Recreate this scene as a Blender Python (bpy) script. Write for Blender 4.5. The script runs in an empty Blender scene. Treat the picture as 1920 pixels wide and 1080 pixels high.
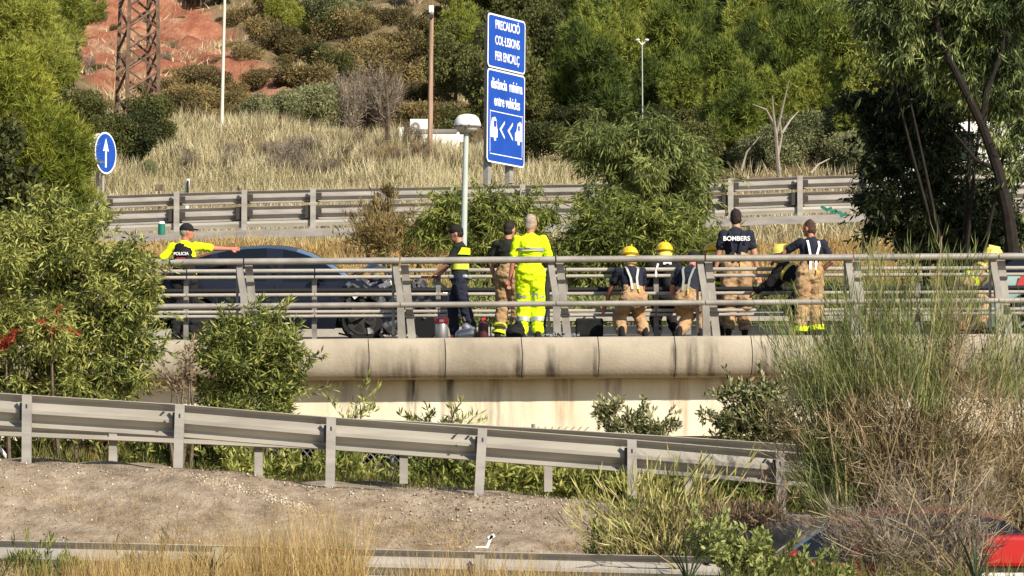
import bpy, bmesh, math, random
import numpy as np
from mathutils import Vector, Matrix, noise as mn
random.seed(7); rng = np.random.default_rng(7)
R = math.radians
sc = bpy.context.scene
COL = sc.collection

# ------------------------------------------------------------------ camera, sky, sun, exposure
F = 6850.0; HOR = 870.0
PITCH = math.atan((HOR-540)/F)
cam_d = bpy.data.cameras.new('camera'); cam = bpy.data.objects.new('camera', cam_d); COL.objects.link(cam)
cam_d.sensor_width = 36; cam_d.lens = F*36/1920; cam_d.clip_end = 6000; cam_d.clip_start = 1
cam.location = (0, 0, 0); cam.rotation_euler = (R(90)+PITCH, 0, 0)
sc.camera = cam
SUN = Vector((0.52, -0.63, 0.58)).normalized()
w = bpy.data.worlds.new('World'); sc.world = w; w.use_nodes = True
nt = w.node_tree; bg = nt.nodes['Background']
sky = nt.nodes.new('ShaderNodeTexSky'); sky.sky_type = 'NISHITA'; sky.sun_disc = False
sky.sun_elevation = math.asin(SUN.z); sky.sun_rotation = math.atan2(SUN.x, SUN.y)
nt.links.new(sky.outputs[0], bg.inputs[0]); bg.inputs[1].default_value = 0.082
sl = bpy.data.lights.new('sun', 'SUN'); sl.energy = 5.0; sl.angle = R(0.5); sl.color = (1.0, 0.90, 0.74)
so = bpy.data.objects.new('sun', sl); COL.objects.link(so)
so.rotation_euler = SUN.to_track_quat('Z', 'Y').to_euler(); so.location = (-30, -40, 60)
sc.view_settings.view_transform = 'Standard'; sc.view_settings.look = 'None'
sc.view_settings.exposure = 0.5; sc.view_settings.gamma = 1; sc.view_settings.use_curve_mapping = False

FW = Vector((0, math.cos(PITCH), math.sin(PITCH))); UP = Vector((0, -math.sin(PITCH), math.cos(PITCH)))
def at(px, py, Y):
    d = FW*F + Vector((1, 0, 0))*(px-960) + UP*(540-py)
    return d*(Y/d.y)

# ------------------------------------------------------------------ helpers
def setp(o, label=None, cat=None, group=None, kind=None):
    if label: o['label'] = label
    if cat: o['category'] = cat
    if group: o['group'] = group
    if kind: o['kind'] = kind
    return o
def thing(name, label, cat, loc=(0, 0, 0), group=None):
    o = bpy.data.objects.new(name, None); COL.objects.link(o); o.location = loc; o.empty_display_size = .2
    return setp(o, label, cat, group)
def woff(p):
    v = Vector((0, 0, 0))
    while p is not None:
        v += p.location; p = p.parent
    return v
def link_mesh(name, me, parent=None, mat=None, kind=None, label=None):
    o = bpy.data.objects.new(name, me); COL.objects.link(o)
    if parent is not None: o.parent = parent
    if mat is not None and not me.materials:
        me.materials.append(mat)
    if kind: o['kind'] = kind
    if label: o['label'] = label
    return o
def np_mesh(name, V, faces, smooth=False):
    """V (N,3); faces (M,k) int array with constant k"""
    V = np.asarray(V, dtype=np.float32); faces = np.asarray(faces, dtype=np.int32)
    me = bpy.data.meshes.new(name)
    M, k = faces.shape
    me.vertices.add(len(V)); me.vertices.foreach_set('co', V.ravel())
    me.loops.add(M*k); me.loops.foreach_set('vertex_index', faces.ravel())
    me.polygons.add(M); me.polygons.foreach_set('loop_start', np.arange(0, M*k, k, dtype=np.int32))
    me.polygons.foreach_set('loop_total', np.full(M, k, dtype=np.int32))
    me.update(calc_edges=True)
    if smooth: me.polygons.foreach_set('use_smooth', np.ones(M, dtype=bool))
    return me
class MB:
    def __init__(s): s.v = []; s.f = []; s.m = []; s.cm = 0
    def add(s, vs, fs):
        b = len(s.v); s.v += [Vector(p) for p in vs]; s.f += [[b+i for i in f] for f in fs]; s.m += [s.cm]*len(fs)
        return s
    def box(s, c, d, rot=None):
        c = Vector(c); hx, hy, hz = d[0]/2, d[1]/2, d[2]/2
        vs = [Vector((x, y, z)) for x in (-hx, hx) for y in (-hy, hy) for z in (-hz, hz)]
        if rot is not None: vs = [rot @ p for p in vs]
        return s.add([c+p for p in vs], [(0, 1, 3, 2), (4, 6, 7, 5), (0, 4, 5, 1), (2, 3, 7, 6), (0, 2, 6, 4), (1, 5, 7, 3)])
    def cyl(s, p0, p1, r0, r1=None, n=8, cap=True):
        p0, p1 = Vector(p0), Vector(p1); r1 = r0 if r1 is None else r1
        d = (p1-p0).normalized(); a = d.orthogonal().normalized(); b = d.cross(a)
        vs = []
        for p, r in ((p0, r0), (p1, r1)):
            for i in range(n):
                t = 2*math.pi*i/n; vs.append(p+(a*math.cos(t)+b*math.sin(t))*r)
        fs = [(i, (i+1) % n, n+(i+1) % n, n+i) for i in range(n)]
        if cap: fs += [tuple(range(n))[::-1], tuple(range(n, 2*n))]
        return s.add(vs, fs)
    def tube(s, pts, rs, n=6):
        pts = [Vector(p) for p in pts]
        if not hasattr(rs, '__len__'): rs = [rs]*len(pts)
        vs = []; a = None
        for i, p in enumerate(pts):
            d = (pts[min(i+1, len(pts)-1)]-pts[max(i-1, 0)]).normalized()
            if a is None: a = d.orthogonal().normalized()
            a = (a-d*a.dot(d)).normalized(); b = d.cross(a)
            for k in range(n):
                t = 2*math.pi*k/n; vs.append(p+(a*math.cos(t)+b*math.sin(t))*rs[i])
        fs = []
        for i in range(len(pts)-1):
            for k in range(n):
                fs.append((i*n+k, i*n+(k+1) % n, (i+1)*n+(k+1) % n, (i+1)*n+k))
        fs += [tuple(range(n))[::-1], tuple(range((len(pts)-1)*n, len(pts)*n))]
        return s.add(vs, fs)
    def extr(s, prof, p0, p1, up=Vector((0, 0, 1)), closed=True, caps=True):
        """profile points (a,b): a along side = dir x up ... b along up"""
        p0, p1 = Vector(p0), Vector(p1); d = (p1-p0).normalized(); sd = d.cross(up).normalized(); u = sd.cross(d)
        n = len(prof); vs = [p+sd*a+u*b for p in (p0, p1) for a, b in prof]
        m = n if closed else n-1
        fs = [(i, (i+1) % n, n+(i+1) % n, n+i) for i in range(m)]
        if closed and caps: fs += [tuple(range(n))[::-1], tuple(range(n, 2*n))]
        return s.add(vs, fs)
    def lathe(s, c, prof, n=16, axis=None):
        c = Vector(c); vs = []
        Mx = axis.to_track_quat('Z', 'Y').to_matrix() if axis is not None else Matrix.Identity(3)
        for r, z in prof:
            for k in range(n):
                t = 2*math.pi*k/n; vs.append(c+Mx @ Vector((r*math.cos(t), r*math.sin(t), z)))
        m = len(prof)
        fs = [(i*n+k, i*n+(k+1) % n, (i+1)*n+(k+1) % n, (i+1)*n+k) for i in range(m-1) for k in range(n)]
        fs += [tuple(range(n))[::-1], tuple(range((m-1)*n, m*n))]
        return s.add(vs, fs)
    def ell(s, c, r, n=12, m=8, rot=None, z0=-1.0, z1=1.0):
        c = Vector(c); prof = []
        a0, a1 = math.asin(z0), math.asin(z1)
        vs = []
        for i in range(m+1):
            a = a0+(a1-a0)*i/m
            for k in range(n):
                t = 2*math.pi*k/n
                p = Vector((r[0]*math.cos(a)*math.cos(t), r[1]*math.cos(a)*math.sin(t), r[2]*math.sin(a)))
                vs.append(c+(rot @ p if rot is not None else p))
        fs = [(i*n+k, i*n+(k+1) % n, (i+1)*n+(k+1) % n, (i+1)*n+k) for i in range(m) for k in range(n)]
        fs += [tuple(range(n))[::-1], tuple(range(m*n, (m+1)*n))]
        return s.add(vs, fs)
    def build(s, name, mat, parent=None, smooth=False, kind=None, label=None, bevel=0):
        off = woff(parent) if parent is not None else Vector((0, 0, 0))
        me = bpy.data.meshes.new(name); me.from_pydata([p-off for p in s.v], [], s.f)
        mats = mat if isinstance(mat, (list, tuple)) else [mat]
        for m_ in mats: me.materials.append(m_)
        if len(mats) > 1: me.polygons.foreach_set('material_index', s.m)
        if smooth:
            me.polygons.foreach_set('use_smooth', [True]*len(me.polygons))
            try: me.set_sharp_from_angle(angle=R(40))
            except Exception: pass
        me.validate(); me.update()
        o = link_mesh(name, me, parent, kind=kind, label=label)
        if bevel:
            b = o.modifiers.new('bevel', 'BEVEL'); b.width = bevel; b.segments = 2; b.limit_method = 'ANGLE'
        return o
def copy_tree(o, parent=None):
    c = o.copy(); COL.objects.link(c); c.parent = parent
    for ch in list(o.children): copy_tree(ch, c)
    return c

# ------------------------------------------------------------------ materials
def mat(name, cols, scale=3.0, rough=0.8, metal=0.0, bump=0.0, bscale=None, trans=0.0, objrand=0.0, island=0.0,
        stretch=None, spec=0.3, detail=6, coat=0.0, hv=None):
    m = bpy.data.materials.new(name); m.use_nodes = True; N = m.node_tree.nodes; L = m.node_tree.links
    b = N['Principled BSDF']; b.inputs['Roughness'].default_value = rough; b.inputs['Metallic'].default_value = metal
    b.inputs['Specular IOR Level'].default_value = spec
    if coat: b.inputs['Coat Weight'].default_value = coat; b.inputs['Coat Roughness'].default_value = .05
    if not isinstance(cols[0], (tuple, list)): cols = [cols]
    geo = N.new('ShaderNodeNewGeometry'); vec = geo.outputs['Position']
    if stretch:
        mp = N.new('ShaderNodeMapping'); mp.inputs['Scale'].default_value = stretch; L.new(vec, mp.inputs[0]); vec = mp.outputs[0]
    if len(cols) == 1:
        b.inputs['Base Color'].default_value = (*cols[0], 1); out = None
    else:
        n = N.new('ShaderNodeTexNoise'); n.inputs['Scale'].default_value = scale; n.inputs['Detail'].default_value = detail
        n.inputs['Roughness'].default_value = .62
        L.new(vec, n.inputs['Vector']); fac = n.outputs['Fac']
        def addm(src, amt, fac):
            mm = N.new('ShaderNodeMath'); mm.operation = 'MULTIPLY_ADD'; L.new(src, mm.inputs[0]); mm.inputs[1].default_value = amt
            m2 = N.new('ShaderNodeMath'); m2.operation = 'SUBTRACT'; L.new(fac, m2.inputs[0]); m2.inputs[1].default_value = amt/2
            L.new(m2.outputs[0], mm.inputs[2]); return mm.outputs[0]
        if objrand:
            oi = N.new('ShaderNodeObjectInfo'); fac = addm(oi.outputs['Random'], objrand, fac)
        if island:
            fac = addm(geo.outputs['Random Per Island'], island, fac)
        r = N.new('ShaderNodeValToRGB'); L.new(fac, r.inputs[0]); e = r.color_ramp.elements
        k = len(cols)
        while len(e) < k: e.new(.5)
        for i, c in enumerate(cols):
            e[i].position = .28+.46*i/(k-1); e[i].color = (*c, 1)
        L.new(r.outputs[0], b.inputs['Base Color']); out = r.outputs[0]
    if bump:
        n2 = N.new('ShaderNodeTexNoise'); n2.inputs['Scale'].default_value = bscale or scale*6; n2.inputs['Detail'].default_value = 5
        L.new(vec, n2.inputs['Vector'])
        bp = N.new('ShaderNodeBump'); bp.inputs['Strength'].default_value = bump; bp.inputs['Distance'].default_value = .02
        L.new(n2.outputs['Fac'], bp.inputs['Height']); L.new(bp.outputs[0], b.inputs['Normal'])
    if trans:
        t = N.new('ShaderNodeBsdfTranslucent'); mx = N.new('ShaderNodeMixShader'); mx.inputs[0].default_value = trans
        if out: L.new(out, t.inputs[0])
        else: t.inputs[0].default_value = (*cols[0], 1)
        L.new(b.outputs[0], mx.inputs[1]); L.new(t.outputs[0], mx.inputs[2]); L.new(mx.outputs[0], N['Material Output'].inputs[0])
    return m
def leafmat(name, cols, scale=1.2, tr=.3, isl=.35, obr=.3):
    return mat(name, cols, scale=scale, rough=.65, trans=tr, island=isl, objrand=obr, spec=.25, detail=3)
M = {}
M['pine'] = leafmat('pine needles', [(.05, .08, .015), (.14, .18, .025), (.27, .30, .045), (.42, .42, .07)], .5, isl=.25, obr=.35)
M['pine_far'] = leafmat('hill pine needles', [(.045, .072, .02), (.12, .165, .03), (.23, .275, .05), (.38, .40, .085)], .35, isl=.25, obr=.45)
M['olive'] = leafmat('olive leaves', [(.08, .10, .04), (.18, .20, .09), (.30, .31, .16)], .6)
M['darkleaf'] = leafmat('dark oak leaves', [(.035, .045, .016), (.09, .10, .03), (.17, .175, .055)], .5)
M['shadeleaf'] = leafmat('leaves darkened for shade', [(.012, .020, .010), (.03, .045, .02), (.08, .10, .04)], .8, tr=.12)  # leaf colour darkened to stand in for the tree's shaded side
M['narrow'] = leafmat('narrow leaves', [(.045, .07, .018), (.15, .18, .04), (.30, .33, .085), (.46, .46, .15)], 1.6, isl=.5)
M['eucal'] = leafmat('eucalyptus leaves', [(.035, .055, .022), (.12, .165, .05), (.28, .34, .12), (.46, .47, .20)], .8, isl=.45)
M['weep'] = leafmat('weeping shrub leaves', [(.08, .11, .03), (.22, .26, .08), (.40, .43, .16)], .7, isl=.4)
M['yellowbush'] = leafmat('yellow green leaves', [(.10, .13, .03), (.28, .31, .07), (.50, .50, .15)], .9, isl=.4)
M['varieg'] = leafmat('pale leaves', [(.05, .07, .02), (.16, .18, .06), (.55, .52, .32)], 3, isl=.6)
M['drytwig'] = mat('dry twigs', [(.07, .05, .03), (.17, .12, .075), (.28, .21, .13)], 1.0, .9, island=.4, objrand=.3)
M['greytwig'] = mat('grey twigs', [(.10, .08, .06), (.20, .165, .13), (.32, .27, .21)], 1.0, .9, island=.4)
M['brownbush'] = leafmat('brown scrub', [(.09, .075, .03), (.20, .16, .065), (.34, .26, .11)], .7, isl=.4, obr=.5)
M['broom'] = leafmat('broom green', [(.07, .09, .03), (.15, .19, .06), (.29, .33, .12)], 1.5, isl=.5)
M['broomdry'] = mat('broom dry', [(.11, .085, .045), (.24, .185, .10), (.42, .33, .19)], 2.0, .85, island=.6)
M['grassdry'] = mat('dry grass', [(.22, .14, .05), (.42, .29, .11), (.62, .48, .23)], .8, .85, island=.5, trans=.2)
M['grasspale'] = mat('pale dry grass', [(.22, .19, .10), (.47, .41, .235), (.72, .65, .43)], .5, .85, island=.5, trans=.2)
M['grassgreen'] = leafmat('green grass', [(.07, .09, .02), (.17, .19, .045), (.34, .30, .10)], .6, isl=.5)
M['stemyel'] = leafmat('yellow stems', [(.22, .22, .05), (.42, .40, .13), (.60, .55, .25)], 4, isl=.5)
M['bark'] = mat('bark', [(.05, .035, .025), (.12, .09, .065), (.2, .16, .12)], 6, .95, bump=.5)
M['barkgrey'] = mat('pale bark', [(.22, .19, .16), (.40, .36, .31)], 6, .9, bump=.3)
M['darkbark'] = mat('dark bark', [(.010, .008, .007), (.028, .022, .018)], 6, .95, bump=.5)
M['asphalt'] = mat('asphalt', [(.045, .044, .043), (.07, .068, .065)], 6, .9, bump=.3, bscale=60)
M['fascia'] = mat('beige concrete', [(.26, .225, .175), (.38, .335, .265), (.45, .405, .325)], 1.1, .9, bump=.25, bscale=30)
M['girder'] = mat('pale concrete', [(.56, .49, .36), (.72, .66, .51), (.80, .75, .60)], .9, .9, bump=.2, bscale=25, stretch=(1.4, 1, .35))
M['kerb'] = mat('kerb concrete', [(.30, .275, .24), (.44, .41, .36)], 3, .9, bump=.2)
M['galv'] = mat('galvanised steel', [(.26, .245, .225), (.36, .34, .315), (.44, .42, .385)], 2.2, .55, metal=.25, bump=.06, bscale=9, stretch=(.6, 1, 3))
M['galvd'] = mat('weathered steel', [(.16, .15, .14), (.24, .225, .21), (.31, .29, .27)], 2.2, .6, metal=.25, stretch=(.6, 1, 3))
M['galvb'] = mat('dull beam steel', [(.27, .25, .22), (.35, .33, .29), (.43, .405, .355)], 1.6, .55, metal=.2, stretch=(.5, 1, 4))
M['railpaint'] = mat('grey railing paint', [(.22, .205, .185), (.31, .295, .27), (.40, .38, .35)], 3, .5, metal=.2, bump=.05)
M['bolt'] = mat('bolt steel', (.06, .055, .05), rough=.5, metal=.4)
M['rust'] = mat('rusty lattice steel', [(.075, .045, .032), (.15, .095, .065), (.24, .17, .13)], 5, .85)
M['blue'] = mat('blue sign face', [(.006, .055, .36), (.012, .085, .46)], 1.5, .4, spec=.4)
M['white'] = mat('white paint', [(.70, .70, .68), (.82, .82, .80)], 3, .45)
M['whitefilm'] = mat('white sign film', (.86, .88, .90), rough=.4)
M['dirtywhite'] = mat('weathered white paint', [(.62, .61, .57), (.78, .77, .74)], 2, .6)
M['dark'] = mat('dark rubber', (.015, .015, .016), rough=.7)
M['signback'] = mat('sign back grey', [(.05, .052, .055), (.10, .10, .105)], 3, .5, metal=.3)
M['wood'] = mat('wood pole', [(.20, .12, .08), (.36, .245, .175), (.46, .34, .26)], 2, .9, stretch=(6, 6, .4), bump=.2)
M['lampgrey'] = mat('pale green grey paint', [(.36, .42, .40), (.50, .56, .53)], 2, .5)
M['cream'] = mat('cream paint', [(.60, .55, .46), (.70, .66, .57)], 2, .6)
M['carblack'] = mat('dark navy car paint', (.006, .008, .018), rough=.35, spec=.3, coat=.35)
M['carred'] = mat('red car paint', (.45, .012, .016), rough=.3, coat=.8)
M['carblue'] = mat('deep red car paint', (.28, .010, .014), rough=.3, coat=.8)
M['glass'] = mat('car glass', (.006, .009, .014), rough=.08, spec=.35)
M['glass_sky'] = mat('sky tinted windscreen glass', (.02, .06, .12), rough=.08, spec=.9, coat=1)  # blue base colour imitates reflected sky
M['chrome'] = mat('bright metal', (.62, .62, .63), rough=.25, metal=.9)
M['crumple'] = mat('torn metal', [(.02, .02, .025), (.10, .10, .11), (.45, .46, .48)], 9, .4, metal=.5)
M['tail'] = mat('red lens', (.75, .03, .015), rough=.2, coat=1)
M['hv'] = mat('fluorescent yellow fabric', [(.62, .88, .006), (.78, 1.0, .012)], 6, .8, bump=.35, bscale=14)
M['hvd'] = mat('soiled yellow fabric', [(.50, .58, .05), (.62, .70, .08)], 6, .8)
M['silver'] = mat('reflective tape', (.42, .46, .43), rough=.4, metal=.3)
M['navy'] = mat('navy fabric', [(.008, .010, .022), (.022, .026, .045)], 8, .9, bump=.4, bscale=16)
M['black'] = mat('black fabric', [(.006, .006, .007), (.02, .02, .021)], 8, .9, bump=.4, bscale=16)
M['blackgreen'] = mat('black green fabric', [(.008, .010, .007), (.026, .028, .02)], 8, .9, bump=.4, bscale=16)
M['tan'] = mat('tan turnout fabric', [(.26, .155, .075), (.40, .26, .14), (.48, .33, .19)], 5, .85, bump=.5, bscale=12)
M['skin'] = mat('skin', [(.42, .20, .13), (.52, .27, .18)], 8, .55)
M['skinred'] = mat('flushed skin', [(.42, .15, .10), (.50, .22, .15)], 8, .55)
M['hairdark'] = mat('dark hair', [(.010, .007, .006), (.035, .022, .016)], 30, .7, bump=.5)
M['hairbrown'] = mat('brown hair', [(.045, .022, .012), (.10, .05, .03)], 30, .7, bump=.5)
M['hairgrey'] = mat('grey hair', [(.26, .19, .16), (.46, .38, .33)], 30, .7, bump=.5)
M['helmet'] = mat('yellow helmet shell', [(.75, .47, .01), (.85, .58, .02)], 4, .35, coat=.4)
M['helmetp'] = mat('pale yellow helmet shell', [(.74, .58, .10), (.82, .68, .18)], 4, .4, coat=.3)
M['redpaint'] = mat('red enamel', (.55, .02, .03), rough=.3, coat=.6)
M['maroon'] = mat('dull dark red enamel', [(.05, .015, .02), (.09, .03, .035)], 5, .4)
M['steel'] = mat('brushed steel', (.45, .45, .46), rough=.32, metal=.8)
M['green'] = mat('green plastic', [(.01, .13, .09), (.02, .2, .14)], 4, .5)
M['teal'] = mat('pale teal paint', [(.20, .30, .29), (.27, .38, .36)], 2, .4)
M['redwhite'] = mat('red reflective', (.45, .05, .05), rough=.4)
M['pebble'] = mat('pale stones', [(.20, .155, .11), (.36, .30, .225), (.58, .51, .42)], 3, .9, island=.8)
M['plastic'] = mat('white plastic scrap', (.75, .75, .74), rough=.5)
M['agave'] = mat('dark green strap leaves', [(.012, .022, .012), (.05, .075, .03)], 3, .5)

# ground material: bands of soil by place
def ground_mat():
    m = bpy.data.materials.new('ground soil'); m.use_nodes = True; N = m.node_tree.nodes; L = m.node_tree.links
    b = N['Principled BSDF']; b.inputs['Roughness'].default_value = .95; b.inputs['Specular IOR Level'].default_value = .1
    g = N.new('ShaderNodeNewGeometry')
    def ramp(cols, scale, st=None, det=8):
        n = N.new('ShaderNodeTexNoise'); n.inputs['Scale'].default_value = scale; n.inputs['Detail'].default_value = det; n.inputs['Roughness'].default_value = .65
        if st:
            mp = N.new('ShaderNodeMapping'); mp.inputs['Scale'].default_value = st; L.new(g.outputs['Position'], mp.inputs[0]); L.new(mp.outputs[0], n.inputs[0])
        else: L.new(g.outputs['Position'], n.inputs[0])
        r = N.new('ShaderNodeValToRGB'); L.new(n.outputs[0], r.inputs[0])
        while len(r.color_ramp.elements) < len(cols): r.color_ramp.elements.new(.5)
        for i, c in enumerate(cols):
            r.color_ramp.elements[i].position = .3+.4*i/(len(cols)-1); r.color_ramp.elements[i].color = (*c, 1)
        return r.outputs[0]
    near = ramp([(.20, .155, .11), (.33, .265, .20), (.47, .39, .30)], 3.5)
    mid = ramp([(.16, .13, .055), (.30, .20, .09), (.40, .27, .13)], .5)
    hill = ramp([(.17, .135, .07), (.28, .21, .115), (.42, .32, .19)], .6)
    red = ramp([(.20, .09, .055), (.40, .15, .09), (.50, .205, .125), (.56, .31, .19), (.62, .44, .28)], .55, (1, .5, 1.3), 12)
    def mask(attr):
        a = N.new('ShaderNodeAttribute'); a.attribute_name = attr; return a.outputs['Fac']
    def mix(f, a, c):
        mx = N.new('ShaderNodeMix'); mx.data_type = 'RGBA'; L.new(f, mx.inputs[0]); L.new(a, mx.inputs[6]); L.new(c, mx.inputs[7]); return mx.outputs[2]
    c = mix(mask('mid'), near, mid); c = mix(mask('hillm'), c, hill); c = mix(mask('redm'), c, red)
    L.new(c, b.inputs['Base Color'])
    n = N.new('ShaderNodeTexNoise'); n.inputs['Scale'].default_value = 5; n.inputs['Detail'].default_value = 10; n.inputs['Roughness'].default_value = .7
    L.new(g.outputs['Position'], n.inputs[0])
    bp = N.new('ShaderNodeBump'); bp.inputs['Strength'].default_value = .9; bp.inputs['Distance'].default_value = .12
    L.new(n.outputs[0], bp.inputs['Height'])
    n2 = N.new('ShaderNodeTexNoise'); n2.inputs['Scale'].default_value = 1.1; n2.inputs['Detail'].default_value = 12; n2.inputs['Roughness'].default_value = .75; n2.inputs['Distortion'].default_value = .6
    mp = N.new('ShaderNodeMapping'); mp.inputs['Scale'].default_value = (1.6, .5, .7); L.new(g.outputs['Position'], mp.inputs[0]); L.new(mp.outputs[0], n2.inputs[0])
    a = N.new('ShaderNodeAttribute'); a.attribute_name = 'hillm'
    b2 = N.new('ShaderNodeBump'); b2.inputs['Distance'].default_value = .42; L.new(a.outputs['Fac'], b2.inputs['Strength']); L.new(n2.outputs[0], b2.inputs['Height']); L.new(bp.outputs[0], b2.inputs['Normal'])
    L.new(b2.outputs[0], b.inputs['Normal'])
    return m
M['ground'] = ground_mat()

# ------------------------------------------------------------------ terrain
PY = [0, 26, 33.1, 33.9, 34.25, 38.3, 38.9, 41.2, 43.4, 45.5, 50, 57.5, 59.5, 84, 87.0, 88.0, 104, 106, 128, 136, 200, 260, 330, 420, 700, 1500, 4000]
PZ = [-3.0, -1.62, -1.10, -1.35, -1.95, -1.95, -1.15, 0.0, 0.0, -.45, -.6, -.3, .9, 4.7, 5.25, 5.25, 5.25, 5.7, 11.8, 12.6, 25.6, 42, 58, 66, 60, 90, 60]
def H(x, Y):
    x = np.asarray(x, float); Y = np.asarray(Y, float)
    z = np.interp(Y, PY, PZ)
    xc = np.clip(x, -9, 9)
    wt = np.interp(Y, [38.4, 40.5, 44.5, 49], [0.0, 1, 1, 0])
    z = z+wt*(-.0753*(xc+5.5)+.03)
    # hill relief
    wh = np.interp(Y, [106, 140, 260], [0, 1, 2.2])
    z = z+wh*(1.2*np.sin(x*.045+Y*.021+1)+.7*np.sin(x*.11-Y*.06)+.35*np.sin(x*.31+Y*.23))
    # the ridge falls away to the right, opening a gap
    xr = np.clip((x-0.088*Y)/(0.02*Y+1), 0, 1)
    z = z-np.interp(Y, [130, 200, 300, 420, 700], [0, 1.5, 22, 48, 0])*xr
    wn = np.interp(Y, [0, 30, 33, 34.2, 38.2, 39, 60, 100], [.2, .03, .02, 0, 0, .03, .10, .0])
    z = z+wn*(np.sin(x*1.7+Y*1.1)+.6*np.sin(x*3.1-Y*2.3)+.4*np.sin(x*6.3+Y*4.9))
    return z
def hit(px, py, y0=60.0, y1=1500.0):
    """where the ray through a pixel meets the ground beyond y0"""
    d = at(px, py, 1.0)
    Y = np.geomspace(y0, y1, 1600)
    below = (d.z*Y) < H(d.x*Y, Y)
    k = int(np.argmax(below)); Yh = Y[k] if below.any() else 400.
    return Vector((d.x*Yh, Yh, float(H(d.x*Yh, Yh))))
def topix(x, Y, z):
    dep = Y*FW.y+z*FW.z
    return 960+F*x/dep, 540-F*(Y*UP.y+z*UP.z)/dep
def soil_red(x, Y, z):
    px, py = topix(x, Y, z)
    n = np.array([mn.noise(Vector((a*.25, b*.12, 3.3))) for a, b in zip(x, Y)])*60
    hi = np.interp(px, [100, 150, 330, 400, 470, 570], [-400, -400, -300, 30, 85, 160])
    lo = np.interp(px, [110, 150, 200, 260, 330, 400, 480, 560, 600], [60, 150, 200, 205, 190, 190, 200, 195, 170])
    s = np.minimum(np.minimum(py-hi, lo-py), np.minimum(px-125, 575-px))+n
    return np.clip(s/14, 0, 1)*(Y > 125)
def build_ground():
    ys = np.concatenate([np.linspace(4, 33, 50, endpoint=False), np.linspace(33, 46, 90, endpoint=False), np.linspace(46, 108, 90, endpoint=False),
                         np.linspace(108, 270, 170, endpoint=False), np.geomspace(270, 4000, 60)])
    u = np.linspace(-1, 1, 260); u = np.sign(u)*np.abs(u)**1.5
    X = []; Yv = []
    for y in ys:
        hw = 30+y*.9 if y < 400 else 30+y*1.0
        inner = .16*y+4
        # dense in the view, coarse outside
        xx = np.where(np.abs(u) < .6, u/.6*inner, np.sign(u)*(inner+(np.abs(u)-.6)/.4*(hw*2-inner)))
        X.append(xx); Yv.append(np.full(len(u), y))
    X = np.concatenate(X); Yv = np.concatenate(Yv); Z = H(X, Yv)
    nr, nc = len(ys), len(u)
    rough = np.array([mn.fractal(Vector((a*.5, b*.35, c*.5)), 1.0, 2.0, 5) for a, b, c in zip(X, Yv, Z)])
    amp = np.interp(Yv, [0, 30, 34, 38.3, 39.5, 41, 50, 105, 130], [.12, .05, 0, 0, .05, .015, .1, .1, .75])
    amp[(Yv > 33.6) & (Yv < 38.5)] = 0; amp[(Yv > 86) & (Yv < 105)] = 0
    Z = Z+rough*amp
    V = np.stack([X, Yv, Z], 1)
    i = np.arange(nr-1)[:, None]*nc+np.arange(nc-1)[None, :]
    Fc = np.stack([i, i+1, i+nc+1, i+nc], -1).reshape(-1, 4)
    me = np_mesh('ground', V, Fc, smooth=True)
    o = link_mesh('ground', me, mat=M['ground'], kind='structure')
    for nme, val in (('mid', np.interp(Yv, [44, 47, 2000, 2001], [0, 1, 1, 1])), ('hillm', np.interp(Yv, [104, 106], [0, 1])), ('redm', soil_red(X, Yv, Z))):
        a = me.attributes.new(nme, 'FLOAT', 'POINT'); a.data.foreach_set('value', val.astype(np.float32))
    return o
build_ground()
def sheet(name, y0, y1, z, m_, x0=-90, x1=90):
    mb = MB(); n = 40; vs = []; fs = []
    for i in range(n+1):
        x = x0+(x1-x0)*i/n; vs += [(x, y0, z), (x, y1, z)]
    for i in range(n): fs.append((2*i, 2*i+2, 2*i+3, 2*i+1))
    return mb.add(vs, fs).build(name, m_, kind='structure')
sheet('road', 34.3, 38.2, -1.945, M['asphalt'])
sheet('road_marking', 34.55, 34.67, -1.941, M['white'])
sheet('motorway', 88.6, 103.8, 5.262, M['asphalt'], -160, 160)
sheet('motorway_marking', 89.2, 89.35, 5.266, M['white'], -160, 160)

# motorway edge beam of concrete (grey band under the rails), follows the rail
RAILPX = [(-160, 378), (60, 373), (195, 368), (331, 363), (458, 359), (587, 356), (720, 353), (850, 351), (980, 348), (1110, 346), (1240, 342), (1370, 337), (1500, 332), (1630, 328), (1760, 324), (1890, 320), (2020, 316)]
RY = 87.6
mb = MB(); P = [at(x, y+72, RY-.2) for x, y in RAILPX]
for i in range(len(P)-1):
    a, b = P[i], P[i+1]
    mb.add([a, b, b+Vector((0, -.12, -.20)), a+Vector((0, -.12, -.20)), a+Vector((0, .9, .02)), b+Vector((0, .9, .02))], [(0, 3, 2, 1), (0, 1, 5, 4)])
setp(mb.build('kerb', M['galvd'], kind='structure'))

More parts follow.
